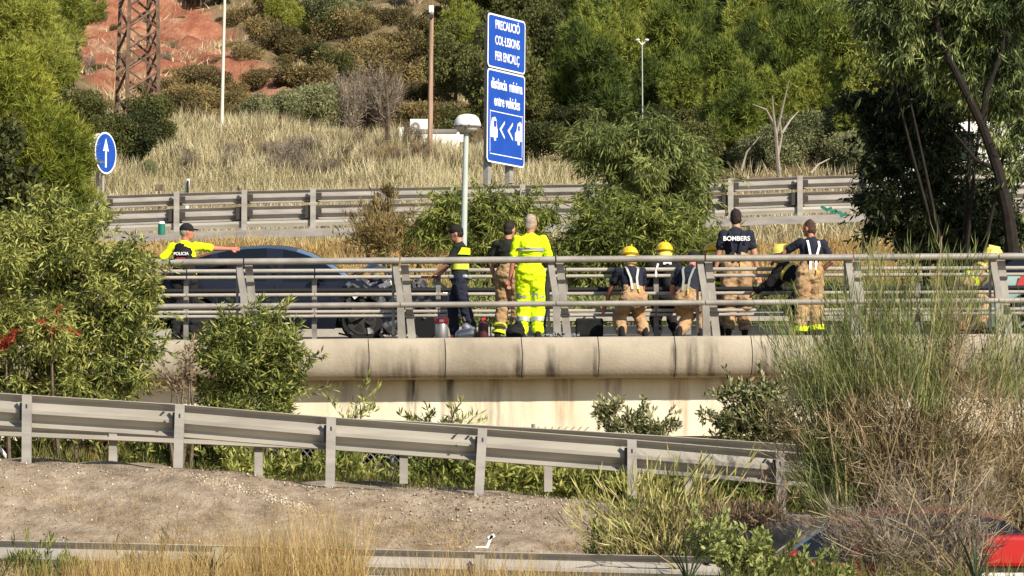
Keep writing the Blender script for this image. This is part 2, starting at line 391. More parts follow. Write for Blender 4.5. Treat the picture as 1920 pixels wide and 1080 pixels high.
# ------------------------------------------------------------------ vegetation generators
def unit(v): return v/np.maximum(np.linalg.norm(v, axis=1, keepdims=True), 1e-9)
def blades(P, D, L, W, droop=0.0, two=False):
    """tapered leaves: base P, direction D, length L, width W. returns V,F(tri)"""
    n = len(P); L = np.broadcast_to(L, n)[:, None]; W = np.broadcast_to(W, n)[:, None]
    side = unit(np.cross(D, rng.normal(size=(n, 3))))
    mid = P+D*L*.5+side*W*.5; mid2 = P+D*L*.5-side*W*.5
    tip = P+D*L; 
    if droop: tip = tip-np.array([0, 0, 1.])*L*droop
    V = np.stack([P, mid, tip, mid2], 1).reshape(-1, 3); b = np.arange(n)[:, None]*4
    return V, b+np.array([[0, 1, 2, 3]])
def tri_blades(P, D, L, W, droop=0.):
    n = len(P); L = np.broadcast_to(L, n)[:, None]; W = np.broadcast_to(W, n)[:, None]
    side = unit(np.cross(D, rng.normal(size=(n, 3))))*W*.5
    tip = P+D*L-np.array([0, 0, 1.])*L*droop
    V = np.stack([P-side, P+side, tip], 1).reshape(-1, 3); b = np.arange(n)[:, None]*3
    return V, b+np.array([[0, 1, 2]])
def lobes_points(lobes, n, shell=.55):
    """points near the surface of ellipsoid lobes; returns P, outward"""
    vol = np.array([l[3]*l[4]+l[4]*l[5]+l[3]*l[5] for l in lobes]); k = rng.choice(len(lobes), n, p=vol/vol.sum())
    d = unit(rng.normal(size=(n, 3))); r = shell+(1-shell)*rng.random(n)**.6
    r = r*(1+.16*np.sin(d[:, 0]*7+k)*np.sin(d[:, 2]*6+k*2.))
    Lb = np.array(lobes)[k]
    return Lb[:, :3]+d*r[:, None]*Lb[:, 3:6], d, k
def rand_lobes(n, rx, rz, zc, lr=(.35, .6), seed=0, cone=0.0):
    rr = np.random.default_rng(seed); out = []
    for i in range(n):
        d = unit(rr.normal(size=(1, 3)))[0]; t = rr.random()**.5*.75
        x, y, z = d[0]*rx*t, d[1]*rx*t, d[2]*rz*t
        s = (1-cone*(z/rz+.3)) if cone else 1
        r = rr.uniform(*lr)*rx
        out.append([x*s, y*s, zc+z, r*s, r*s, r*rr.uniform(.6, .95)])
    return out
def crown_pine(seed, rx=2.2, rz=2.6, zc=3.6, nl=16, nt=1500, per=7, L=.42, W=.055, cone=.35, up=.55):
    lobes = rand_lobes(nl, rx, rz, zc, (.30, .5), seed, cone)
    P, D, k = lobes_points(lobes, nt, .45)
    P = np.repeat(P, per, 0); D = np.repeat(D, per, 0)
    D = unit(D*.7+rng.normal(size=D.shape)*.55+np.array([0, 0, up]))
    return np_mesh('crown', *tri_blades(P, D, L*rng.uniform(.6, 1.2, len(P)), W))
def crown_leaf(seed, rx=1.5, rz=1.3, zc=1.4, nl=14, n=7000, L=.16, W=.08, hang=0., lr=(.3, .5), shell=.5, cone=0.):
    lobes = rand_lobes(nl, rx, rz, zc, lr, seed, cone)
    P, D, k = lobes_points(lobes, n, shell)
    D = unit(D*.5+rng.normal(size=D.shape)*.8+np.array([0, 0, -hang]))
    return np_mesh('crown', *blades(P, D, L*rng.uniform(.6, 1.3, n), W))
def twig_mesh(seed, h=2.5, w=1.3, n=1200, L=.5, W=.03, up=.9, stems=14):
    rr = np.random.default_rng(seed)
    V = []; 
    S = rr.normal(size=(stems, 3))*np.array([.6, .6, .25])+np.array([0, 0, 1.]); S = unit(S)
    t = rr.random(n)**.7; k = rr.integers(0, stems, n)
    P = S[k]*t[:, None]*np.array([w, w, h])+rr.normal(size=(n, 3))*.12*w*t[:, None]
    P[:, 2] = np.abs(P[:, 2])
    D = unit(S[k]*.6+rr.normal(size=(n, 3))*.6+np.array([0, 0, up*.5]))
    return np_mesh('twigs', *tri_blades(P, D, L*rr.uniform(.4, 1.3, n), W))
def trunk_mb(h, r, seed=0, bend=.2, limbs=5, zl=.35, spread=.8):
    rr = random.Random(seed); mb = MB(); pts = []; x = y = 0
    for i in range(7):
        t = i/6; pts.append(Vector((bend*math.sin(t*3+seed)*t, bend*math.cos(t*2+seed)*t, h*t-.3*(i == 0))))
    mb.tube(pts, [r*(1-.8*i/6)+.01 for i in range(7)], 7)
    for k in range(limbs):
        t = zl+(1-zl)*k/limbs; i = min(5, int(t*6)); p = pts[i].lerp(pts[i+1], t*6-i); a = rr.random()*6.28
        L_ = h*.38*spread*(1.2-t); q = p+Vector((math.cos(a)*L_, math.sin(a)*L_, L_*.6)); mdl = p.lerp(q, .5)+Vector((0, 0, -.08*L_))
        mb.tube([p, mdl, q], [r*.45*(1-t*.5), r*.3*(1-t*.5), .01], 5)
    return mb
def tree_proto(name, crown_me, crown_mat, h, r, seed=0, bark='bark', part='crown', limbs=5):
    root = thing(name, 'x', 'tree')
    trunk_mb(h, r, seed, limbs=limbs).build('trunk', M[bark], root, smooth=True)
    link_mesh(part, crown_me, root, crown_mat, kind='stuff')
    return root
used = set()
def place(proto, loc, s, rz, label, cat, group=None, sz=1.0, name=None):
    if proto.name not in used: used.add(proto.name); o = proto
    else: o = copy_tree(proto)
    o.location = loc; o.rotation_euler = (0, 0, rz); o.scale = (s, s, s*sz); setp(o, label, cat, group)
    return o

# prototypes
pines = [tree_proto('pine_tree', crown_pine(i, nl=15+i, nt=2300, per=7, L=.40, W=.055), M['pine_far'], 4.6, .13, i) for i in range(4)]
oaks = [tree_proto('oak_tree', crown_leaf(20+i, 1.9, 1.8, 2.6, 16, 9000, .17, .11), M['darkleaf'], 3.0, .12, i) for i in range(3)]
olives = [tree_proto('olive_tree', crown_leaf(30+i, 1.8, 1.2, 1.7, 14, 9000, .17, .06), M['olive'], 2.0, .10, i) for i in range(2)]
scrubs = [tree_proto('scrub_bush', crown_leaf(40+i, 1.2, .8, .8, 12, 5000, .15, .05), M['brownbush'], .8, .04, i, part='foliage', limbs=3) for i in range(2)]
twigs = [tree_proto('bare_shrub', twig_mesh(50+i, 2.4, 1.2, 2600, .5, .028), M['greytwig'] if i else M['drytwig'], 1.4, .05, i, part='twigs') for i in range(2)]

ORD = ['first', 'second', 'third', 'fourth', 'fifth', 'sixth', 'seventh', 'eighth', 'ninth', 'tenth', 'eleventh', 'twelfth', 'thirteenth', 'fourteenth']
ROWS = {1: [''], 2: ['upper row', 'lower row'], 3: ['top row', 'middle row', 'bottom row'], 4: ['top row', 'second row down', 'third row down', 'bottom row'], 5: ['top row', 'second row down', 'middle row', 'fourth row down', 'bottom row'], 6: ['top row', 'second row down', 'third row down', 'fourth row down', 'fifth row down', 'bottom row']}
def fill(protos, pts, s, jit, label, cat, group, sz=(.85, 1.25)):
    pts = [p if len(p) > 2 else (p[0], p[1], 0, 1) for p in pts]
    pts = [p for p in pts if p[1] > -25]
    rows = {}
    for p in pts: rows.setdefault(p[2], []).append(p)
    rk = sorted(rows); nr = len(rk)
    for ri, rw in enumerate(rk):
        row = sorted(rows[rw], key=lambda p: p[0])
        for ci, (px, py, _, _) in enumerate(row):
            p = hit(px, py, 108); p.z -= .3
            lb = label
            if len(pts) > 1:
                pos = (ORD[ci]+' from left' if len(row) > 1 else 'only one')+(' in '+ROWS[nr][ri] if nr > 1 else '')
                lb = label+', '+pos
            place(random.choice(protos), p, s*random.uniform(1-jit, 1+jit), random.random()*6.28, lb, cat, group, random.uniform(*sz))
def grid(x0, x1, y0, y1, nx, ny, jx=.5):
    out = []
    for j in range(ny):
        for i in range(nx):
            px = x0+(x1-x0)*(i+.5+(.5 if j % 2 else 0)+random.uniform(-jx, jx)*.8)/nx; py = y0+(y1-y0)*(j+.5+random.uniform(-.3, .3))/ny
            out.append((px, py, j, ny))
    return out
# right hand forest
fill(pines, grid(1010, 1600, 0, 70, 10, 2), .95, .2, 'sunlit pine high on the hill right of the sign', 'tree', 'pines high on the right of the hill', sz=(1.2, 1.6))
fill(pines, grid(1060, 1640, 80, 290, 11, 5), .66, .25, 'brushy pine mid hill right of the sign', 'tree', 'pines on the middle of the right hillside', sz=(1.1, 1.7))
fill(oaks, grid(1000, 1300, 110, 300, 5, 4), .58, .25, 'dark oak low right of the sign', 'tree', 'oaks right of the blue sign')
fill(pines, grid(1340, 1620, 200, 330, 7, 3), .50, .25, 'small olive pine low on the right hill', 'tree', 'small pines low on the right', sz=(1.0, 1.5))
fill(scrubs, grid(1050, 1600, 150, 335, 10, 3), .6, .3, 'brown scrub under the right pines', 'bush', 'scrub under the right pines')
fill(oaks, grid(1330, 1600, 120, 300, 4, 3), .50, .25, 'dull oak between the pines right', 'tree', 'oaks between the right pines')
fill(oaks, grid(820, 1010, 10, 300, 4, 6), .62, .25, 'dull green oak behind the sign', 'tree', 'oaks behind the blue sign', sz=(.9, 1.5))
fill(pines, [(900, 60), (860, 140), (980, 60), (870, 30)], .6, .2, 'olive green pine amid oaks left of the sign', 'tree', 'pines left of the sign', sz=(1.1, 1.5))
fill(pines, [(1120, 250), (1150, 190), (1090, 220)], .62, .1, 'lime green pine between darker oaks right of the sign', 'tree', 'bright pines low on the hill', sz=(1.0, 1.4))
fill(olives, grid(1330, 1640, 285, 345, 5, 2), .62, .2, 'grey green bush behind the right of the motorway barrier', 'bush', 'grey green bushes behind the right of the barrier')
fill(oaks, grid(1000, 1320, 320, 345, 5, 1), .45, .2, 'low dark bush behind the barrier beside the sign', 'bush', 'low dark bushes behind the barrier')
# centre
fill(oaks, grid(600, 830, -20, 30, 4, 1), .62, .2, 'dull green tree on the upper centre of the hill', 'tree', 'dark trees on the upper centre of the hill')
fill(scrubs, grid(440, 830, 20, 190, 8, 4), .95, .3, 'brown green scrub bush centre slope', 'bush', 'scrub bushes on the centre slope')
fill(pines, [(500, 30), (545, 85), (520, 60)], .42, .1, 'small yellow green pine beside the red earth', 'tree', 'small pines beside the red earth', sz=(.9, 1.2))
fill(olives, [(600, 30), (655, 60), (620, 75)], .75, .1, 'silvery grey olive at the top of the slope', 'tree', 'silvery olives at the top of the slope')
fill(oaks, [(590, 135), (630, 165), (570, 75)], .42, .1, 'small dark bush right of the red earth', 'bush', 'small dark bushes right of the red earth')
fill(olives, [(490, 240), (540, 245), (590, 250), (570, 225)], .62, .1, 'rounded olive bush above the pale grass', 'bush', 'olive bushes above the pale grass')
fill(scrubs, grid(620, 850, 180, 250, 5, 2), .75, .2, 'brown scrub bush by the grey tree', 'bush', 'scrub near the bare tree')
fill(scrubs, grid(290, 440, 170, 245, 5, 3), .75, .3, 'brown scrub between pylon and white pole', 'bush', 'scrub below the red earth')
fill(scrubs, [(190, 135), (215, 60), (320, 135), (300, 110), (170, 20), (262, 170), (480, 140), (530, 150)], .34, .2, 'small scrub tuft growing on the red earth', 'bush', 'small scrub on the red earth')
fill(oaks, grid(325, 450, 0, 14, 3, 1), .4, .2, 'dark tree on top of the red earth', 'tree', 'dark trees above the red earth')
fill(scrubs, grid(90, 140, 20, 160, 2, 3), .7, .2, 'scrub on the left edge of the red earth', 'bush', 'scrub on the left edge of the red earth')
fill(oaks+olives, grid(150, 300, 250, 345, 5, 3), .40, .3, 'green bush behind the arrow sign', 'bush', 'dark bushes behind the arrow sign')
fill(twigs[1:]+scrubs[:1], grid(300, 660, 292, 342, 9, 2), .42, .3, 'tangled grey brown bush low on the grass bank', 'bush', 'tangled bushes on the left of the grass bank')
fill(scrubs, grid(330, 560, 20, 150, 6, 3), .38, .4, 'low scrub on the right of the red earth', 'bush', 'scrub on the right of the red earth')
fill(twigs, grid(160, 330, 30, 190, 4, 4), .26, .4, 'dry tuft on the red earth', 'bush', 'dry tufts on the red earth')
fill(scrubs, grid(140, 230, 200, 240, 3, 1), .6, .2, 'brown scrub at the foot of the red earth', 'bush', 'scrub at the foot of the red earth')
fill(twigs[1:], [(725, 245), (690, 240), (655, 250)], .85, .1, 'bare grey shrub left of the wooden pole', 'bush', 'bare shrubs left of the wooden pole', sz=(1.1, 1.4))
fill(twigs[:1], grid(620, 860, 270, 335, 6, 2), .42, .2, 'dry twiggy bush on the pale grass', 'bush', 'twiggy bushes on the grass bank')
fill(scrubs, grid(640, 1060, 300, 345, 8, 2), .42, .3, 'olive brown bush behind the barrier', 'bush', 'low bushes behind the barrier near the sign')
fill(pines, grid(1650, 2120, 20, 320, 5, 5), .72, .25, 'pine glimpsed beyond the tall eucalyptus', 'tree', 'pines beyond the eucalyptus', sz=(1.1, 1.5))
fill(scrubs, grid(1620, 2120, 120, 330, 5, 3), .8, .3, 'scrub glimpsed beyond the tall eucalyptus', 'bush', 'scrub beyond the eucalyptus')
fill(oaks, grid(-260, 110, 190, 320, 4, 3), .7, .25, 'dark oak behind the feathery left pine', 'tree', 'oaks behind the left pine')
# left upper pines
fill(pines, grid(-80, 120, 0, 170, 4, 3), .75, .15, 'deep green pine top left', 'tree', 'pines in the top left corner')
# far hills
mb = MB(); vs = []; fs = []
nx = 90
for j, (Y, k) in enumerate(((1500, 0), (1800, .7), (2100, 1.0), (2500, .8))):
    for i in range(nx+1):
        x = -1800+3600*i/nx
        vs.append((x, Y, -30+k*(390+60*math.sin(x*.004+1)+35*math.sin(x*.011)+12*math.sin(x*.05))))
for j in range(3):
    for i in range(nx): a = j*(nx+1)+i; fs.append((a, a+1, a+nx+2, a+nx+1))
M['farhill'] = mat('haze blue wooded hill', [(.055, .085, .12), (.085, .12, .16)], .01, 1)  # bluish slate colour stands in for distance haze
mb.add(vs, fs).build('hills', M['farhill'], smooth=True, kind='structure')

# dead white-barked branching tree right (x~1470,y 180-330)
def branch_tree(name, pts_list, label, cat, mt, Y, part='trunk'):
    base = at(*pts_list[0][0], Y)
    root = thing(name, label, cat, base)
    for i, (pl) in enumerate(pts_list):
        pts = [at(p[0], p[1], Y+(.3*(i % 3)-.3)*k) for k, p in enumerate(pl)]
        r0 = pl_r[i] if False else (.085 if i == 0 else .045)
        rs = [r0*(1-.75*k/(len(pts)-1)) for k in range(len(pts))]
        MB().tube(pts, rs, 6).build('trunk' if i == 0 else 'branch', mt, root, smooth=True)
    return root
branch_tree('dead_tree', [[(1462, 345), (1458, 300), (1455, 255), (1450, 215), (1448, 180)], [(1459, 290), (1466, 255), (1462, 220)], [(1466, 250), (1482, 225), (1498, 208)],
    [(1455, 255), (1470, 190), (1480, 150)], [(1390, 320), (1400, 285), (1425, 255)], [(1520, 325), (1535, 308), (1560, 295)], [(1452, 235), (1436, 205), (1410, 195)]],
    'dead tree with bare pale forked branches on the right hillside', 'tree', M['barkgrey'], 116)
branch_tree('dead_tree', [[(727, 262), (727, 210), (724, 160), (718, 110)], [(727, 210), (745, 175), (770, 160)], [(726, 190), (705, 150), (690, 130)], [(725, 165), (740, 130), (742, 95)], [(727, 225), (700, 205), (672, 195)]],
    'grey leafless tree with dark trunk left of the wooden pole', 'tree', M['bark'], 117)

# ------------------------------------------------------------------ grass
def grass(name, n, xr, yr, hgt, wid, mt, label, lean=.35, cond=None, clump=0, zoff=0., density=None):
    x = rng.uniform(*xr, n); y = rng.uniform(*yr, n)
    if density is not None:
        keep = np.array([mn.noise(Vector((a*density[0], b*density[0], 1.7))) for a, b in zip(x, y)]) > density[1]
        x, y = x[keep], y[keep]
    if cond is not None:
        k = cond(x, y); x, y = x[k], y[k]
    z = H(x, y)+zoff; P = np.stack([x, y, z], 1)
    D = unit(rng.normal(size=P.shape)*lean+np.array([0, 0, 1.]))
    hh = hgt*rng.uniform(.4, 1.25, len(P))*(1+.35*np.sin(x*1.3)*np.sin(y*.7))
    V, Fc = tri_blades(P, D, hh, wid)
    o = link_mesh(name, np_mesh(name, V, Fc), mat=mt, kind='stuff'); setp(o, label, 'grass')
    return o
grass('dry_grass', 90000, (-17, 6), (105.5, 131), .75, .035, M['grasspale'], 'tall pale dry grass covering the bank behind the motorway barrier', .45)
grass('hill_grass', 60000, (-30, 34), (128, 235), .42, .05, M['grasspale'], 'dry straw coloured grass between the trees of the hillside', .5, density=(.22, .02))
grass('dry_grass', 26000, (6, 24), (106, 128), .6, .035, M['grasspale'], 'dry grass patches on the right of the bank behind the barrier', .4, density=(.25, .0))
grass('dry_grass', 52000, (-13, 13), (76, 87), .28, .022, M['grassdry'], 'orange dry grass on the slope just below the motorway barrier', .5)
grass('meadow_grass', 60000, (-12, 12), (59.5, 77), .45, .02, M['grassgreen'], 'green and yellow grass on the slope behind the bridge', .45)
grass('dry_grass', 7000, (-5.4, 1.0), (31.4, 33.2), .40, .0065, M['grassdry'], 'thin golden dry grass in front of the lowest barrier', .32, density=(.9, -.02))
grass('dry_grass', 4600, (-3.9, -1.3), (31.9, 33.2), .62, .006, M['grassdry'], 'tallest wisps of golden grass left of centre before the lowest barrier', .26, density=(1.3, -.15))
grass('green_grass', 2500, (1.0, 5.4), (31.2, 33.2), .30, .008, M['grassgreen'], 'green and straw grass at the bottom right before the shrubs', .4)
grass('dry_grass', 15000, (-5.8, 6.2), (38.9, 40.6), .15, .0045, M['grassdry'], 'sparse golden grass on the lower part of the earth bank', .7, density=(.9, -0.05))
grass('dry_grass', 9000, (-5.8, 6.2), (40.2, 41.6), .07, .005, M['greytwig'], 'short straw and twig litter at the feet of the near barrier posts', .9, density=(1.4, -.1))
grass('dry_grass', 9000, (-5.8, 6.5), (42.9, 45), .20, .010, M['grassgreen'], 'weedy grass growing behind the near barrier', .4)
# stones on the earth bank
n = 9000; x = rng.uniform(-6.2, 6.4, n); y = np.concatenate([rng.uniform(38.8, 41.6, n*2//3), rng.normal(41.0, .22, n-n*2//3)])
oct_ = np.array([[1, 0, 0], [-1, 0, 0], [0, 1, 0], [0, -1, 0], [0, 0, 1], [0, 0, -1]], float)
of = np.array([[0, 2, 4], [2, 1, 4], [1, 3, 4], [3, 0, 4], [2, 0, 5], [1, 2, 5], [3, 1, 5], [0, 3, 5]])
s = .004+.016*rng.random(n)**5; c = np.stack([x, y, H(x, y)+s*.3], 1)
V = c[:, None, :]+oct_[None]*s[:, None, None]*rng.uniform(.5, 1.3, (n, 6, 1))
o = link_mesh('stones', np_mesh('stones', V.reshape(-1, 3), (np.arange(n)[:, None, None]*6+of[None]).reshape(-1, 3)), mat=M['pebble'], kind='stuff')
setp(o, 'small pale stones and grit scattered over the earth bank', 'stones')

n = 1500; tq = rng.random(n); pxs = 360+250*tq+rng.normal(0, 8, n); pys = 893+75*tq**1.2+rng.normal(0, 3.5, n)
pp = np.array([tuple(hit(a, b, 38.7, 42.5)) for a, b in zip(pxs, pys)]); s = .005+.014*rng.random(n)**3
V = (pp+np.array([0, 0, .004]))[:, None, :]+oct_[None]*s[:, None, None]*rng.uniform(.5, 1.3, (n, 6, 1))
o = link_mesh('stones', np_mesh('stones', V.reshape(-1, 3), (np.arange(n)[:, None, None]*6+of[None]).reshape(-1, 3)), mat=M['pebble'], kind='stuff')
setp(o, 'diagonal streak of pale stones washed down the left of the earth bank', 'stones')

# ------------------------------------------------------------------ steel barriers
WP = [(.155, .020), (.148, .012), (.115, .075), (.085, .082), (.012, .002), (-.022, .002), (-.088, .096), (-.112, .090), (-.148, .012), (-.155, .020)]
def wbeam(p0, p1, hs=1.0, m_=None, parent=None, name='beam'):
    """corrugated beam seen from behind: corrugations bulge away (+Y)"""
    mb = MB(); p0, p1 = Vector(p0), Vector(p1)
    vs = []
    for p in (p0, p1):
        for z, y in WP: vs.append(p+Vector((0, y*hs, z*hs)))
        for z, y in reversed(WP): vs.append(p+Vector((0, y*hs+.006, z*hs)))
    n = len(WP)*2
    fs = [(i, (i+1) % n, n+(i+1) % n, n+i) for i in range(n)]+[tuple(range(n))[::-1], tuple(range(n, 2*n))]
    mb.add(vs, fs)
    return mb.build(name, m_, parent)
def cpost(base, top, w_=.105, d=.06, m_=None, parent=None, lean=0.0, hole=True):
    """C section post, web towards the camera"""
    mb = MB(); b, t = Vector(base), Vector(top)
    u = (t-b).normalized(); h = (t-b).length; rot = u.to_track_quat('Z', 'Y').to_matrix(); rot = Matrix.Identity(3)
    def slab(cx, cy, wx, wy):
        vs = []
        for p in (b, t):
            for sx, sy in ((-1, -1), (1, -1), (1, 1), (-1, 1)): vs.append(p+Vector((cx+sx*wx/2, cy+sy*wy/2, 0)))
        mb.add(vs, [(0, 1, 5, 4), (1, 2, 6, 5), (2, 3, 7, 6), (3, 0, 4, 7), (3, 2, 1, 0), (4, 5, 6, 7)])
    slab(0, 0, w_, .008); slab(-w_/2+.004, d/2+.0045, .008, d); slab(w_/2-.004, d/2+.0045, .008, d)
    o = mb.build('post', m_, parent)
    if hole:
        m2 = MB(); c = t-Vector((0, .0065, .13)); m2.box(c, (.018, .004, .045)); m2.build('bolt_slot', M['bolt'], o)
    return o
NY = 41.4
near = thing('near_barrier', 'near grey steel crash barrier with full height posts running across the lower picture', 'crash barrier', at(600, 905, NY))
NPX = [(-525, 700), (-237, 721), (50, 741), (337, 759), (621, 783), (905, 804), (1185, 825), (1463, 848), (1740, 872), (2020, 896), (2300, 920)]
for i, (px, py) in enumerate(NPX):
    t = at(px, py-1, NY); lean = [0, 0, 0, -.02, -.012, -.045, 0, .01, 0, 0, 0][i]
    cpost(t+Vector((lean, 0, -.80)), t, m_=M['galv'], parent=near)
    m = MB(); c = t+Vector((-.03, .055, -.19)); m.box(c, (.11, .05, .20)); m.build('spacer_and_shade', M['bolt'], near, bevel=.01)  # spacer; its dark left edge stands in for the post's shadow on the beam
BH = 1.22
for i in range(len(NPX)-1):
    a = at(NPX[i][0], NPX[i][1]+30, NY+.085); b = at(NPX[i+1][0], NPX[i+1][1]+30, NY+.085)
    ov = (b-a).normalized()*.12
    yo = Vector((0, .008*(i % 2), 0))
    bm_ = wbeam(a+yo-ov, b+yo, BH, M['galvb'], near)
    if i in (3, 5, 7):
        m = MB()
        for dx in (-.30, -.14) if i != 3 else (-.17,):
            for dz_ in (.085*BH+.02, -.01):
                MB().cyl(a+Vector((dx, -.03, dz_)), a+Vector((dx, .06, dz_)), .014, n=6).build('splice_bolt', M['bolt'], bm_)
FY = 42.6
far = thing('median_barrier', 'second steel crash barrier with short posts right behind the near barrier', 'crash barrier', at(700, 905, FY))
FPX = [(-335, 747), (-62, 757), (212, 768), (485, 780), (757, 791), (1028, 806), (1290, 822), (1560, 840), (1830, 858), (2100, 876)]
for i, (px, py) in enumerate(FPX):
    t = at(px, py, FY); cpost(t+Vector((0, 0, -.72)), t, w_=.095, m_=M['galv'], parent=far, hole=False)
for i in range(len(FPX)-1):
    a = at(FPX[i][0], FPX[i][1]+28, FY-.09); b = at(FPX[i+1][0], FPX[i+1][1]+28, FY-.09)
    m = wbeam(a, b, 1.22, M['galvb'], far)
# lowest barrier
LY = 33.9
low = thing('lowest_barrier', 'low steel crash barrier along the bottom edge half hidden by dry grass', 'crash barrier', at(600, 1080, LY))
LPX = [(-620, 997), (-110, 1012), (400, 1024), (900, 1036), (1390, 1047)]
for i in range(len(LPX)-1):
    a = at(LPX[i][0], LPX[i][1]+28, LY); b = at(LPX[i+1][0], LPX[i+1][1]+28, LY)
    wbeam(a, b, .95, M['galv'], low)
for px, py in ((-350, 1008), (-110, 1014), (408, 1026), (900, 1040), (1380, 1050)):
    t = at(px, py, LY-.08); cpost(t+Vector((0, 0, -.95)), t, w_=.09, m_=M['galvb'], parent=low, hole=False)
# motorway barrier
mw = thing('motorway_barrier', 'long double height steel crash barrier along the motorway at the foot of the hill', 'crash barrier', at(700, 440, RY))
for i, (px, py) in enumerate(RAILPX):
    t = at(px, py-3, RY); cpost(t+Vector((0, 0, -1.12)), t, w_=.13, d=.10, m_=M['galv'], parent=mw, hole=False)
    for dx_, dz_, hh_ in ((.13, -.18, .16), (.13, -.56, .16), (-.13, -.56, .30)): MB().box(t+Vector((dx_, .10, dz_)), (.14, .08, hh_)).build('spacer_and_shade', M['bolt'], mw)  # right blocks are spacers; dark left block stands in for the post's shadow
for i in range(len(RAILPX)-1):
    for dy, hs, nm in ((11, 1.0, 'beam'), (42, 1.15, 'beam')):
        a = at(RAILPX[i][0], RAILPX[i][1]+dy, RY+.16); b = at(RAILPX[i+1][0], RAILPX[i+1][1]+dy, RY+.16)
        wbeam(a, b, hs, M['galv'], mw)
    a = at(RAILPX[i][0], RAILPX[i][1]+61, RY+.1); b = at(RAILPX[i+1][0], RAILPX[i+1][1]+61, RY+.1)
    MB().extr([(-.01, -.07), (.01, -.09), (.03, 0), (.01, .06), (-.01, .05)], a, b).build('lower_rail', M['galvb'], mw)

# ------------------------------------------------------------------ bridge
def dz(Y): return 1.66+.048*(Y-50.3)
def bz(x): return .0072*x
BX0, BX1 = -34., 34.
bridge = thing('bridge', 'beige concrete road bridge carrying the ramp across the picture', 'bridge', (0, 50, .4))
# fascia panels with rounded faces
PJ = [690+143.6*k for k in range(-34, 35)]
PJX = [at(p, 635, 50)[0] for p in PJ]
prof = [(.30, 0.02), (.06, 0.02), (.02, .0), (-.015, -.05), (-.05, -.16), (-.058, -.27), (-.035, -.40), (.015, -.49), (.07, -.535), (.12, -.545), (.30, -.545)]
for i in range(len(PJX)-1):
    x0, x1 = PJX[i]+.006, PJX[i+1]-.006
    mb = MB(); ztop = at(960, 635, 50).z
    jj = random.uniform(-.004, .004)
    vs = []; steps = 3
    lean = [0.0 for _ in prof]
    for s_ in range(steps+1):
        x = x0+(x1-x0)*s_/steps
        for yy, zz in prof:
            bow = .018*math.sin(max(0, -zz)/.545*math.pi)  # joints curve a little
            vs.append((x+bow, 50+yy+jj, ztop+zz+bz(x)))
    n = len(prof); fs = [(a*n+b, (a+1)*n+b, (a+1)*n+(b+1) % n, a*n+(b+1) % n) for a in range(steps) for b in range(n)]
    fs += [tuple(range(n)), tuple(range(steps*n, (steps+1)*n))[::-1]]
    mb.add(vs, fs); mb.build('fascia_panel', M['fascia'], bridge, smooth=True)
# dark mortar behind joints, deck slab, girder, far girder
def longbox(name, y0, y1, z0a, z1a, z0b, z1b, m_, parent=bridge):
    """prism along x: section (y0,z0a..z1a) to (y1,z0b..z1b)"""
    mb = MB(); vs = []
    n = 12
    for i in range(n+1):
        x = BX0+(BX1-BX0)*i/n; b = bz(x)
        vs += [(x, y0, z0a+b), (x, y1, z0b+b), (x, y1, z1b+b), (x, y0, z1a+b)]
    fs = []
    for i in range(n):
        for k in range(4): fs.append((i*4+k, i*4+(k+1) % 4, (i+1)*4+(k+1) % 4, (i+1)*4+k))
    fs += [(3, 2, 1, 0), (n*4, n*4+1, n*4+2, n*4+3)]
    return mb.add(vs, fs).build(name, m_, parent)
ZT = at(960, 635, 50).z
longbox('deck', 50.302, 59.3, 1.20, dz(50.3), 1.20, dz(59.3), M['asphalt'])
longbox('kerb_upstand', 58.6, 59.0, dz(58.6)+.002, dz(58.6)+.14, dz(59)+.002, dz(59)+.14, M['kerb'])
longbox('girder', 50.41, 50.9, .37, 1.198, .37, 1.198, M['girder'])
longbox('girder', 58.2, 58.6, .37, 1.198, .37, 1.198, M['girder'])
longbox('girder_floor', 50.902, 58.198, .36, .50, .36, .50, M['kerb'])
for px in (-1500, -300, 1560, 3000):
    x = at(px, 800, 52)[0]; MB().box((x, 52.6, -.15), (.9, 1.2, .99)).build('pier', M['kerb'], bridge, bevel=.05)
# stains on the girder and fascia: thin weather films (real marks)
def stain_mat(name, col, a):
    m = bpy.data.materials.new(name); m.use_nodes = True; N = m.node_tree.nodes; L = m.node_tree.links; b = N['Principled BSDF']
    b.inputs['Base Color'].default_value = (*col, 1); b.inputs['Roughness'].default_value = .95
    g = N.new('ShaderNodeNewGeometry'); mp = N.new('ShaderNodeMapping'); mp.inputs['Scale'].default_value = (14, 1, 1.5)
    n = N.new('ShaderNodeTexNoise'); n.inputs['Scale'].default_value = 1.2; n.inputs['Detail'].default_value = 5; L.new(g.outputs['Position'], mp.inputs[0]); L.new(mp.outputs[0], n.inputs[0])
    at_ = N.new('ShaderNodeAttribute'); at_.attribute_name = 'fade'
    r = N.new('ShaderNodeMapRange'); r.inputs[1].default_value = .35; r.inputs[2].default_value = .75; r.inputs[4].default_value = a; L.new(n.outputs[0], r.inputs[0])
    mu = N.new('ShaderNodeMath'); mu.operation = 'MULTIPLY'; L.new(r.outputs[0], mu.inputs[0]); L.new(at_.outputs['Fac'], mu.inputs[1])
    L.new(mu.outputs[0], b.inputs['Alpha']); return m
M['stain'] = stain_mat('dark run off stain', (.06, .05, .04), 1.0)
M['ruststain'] = stain_mat('rust stain', (.42, .24, .12), .6)
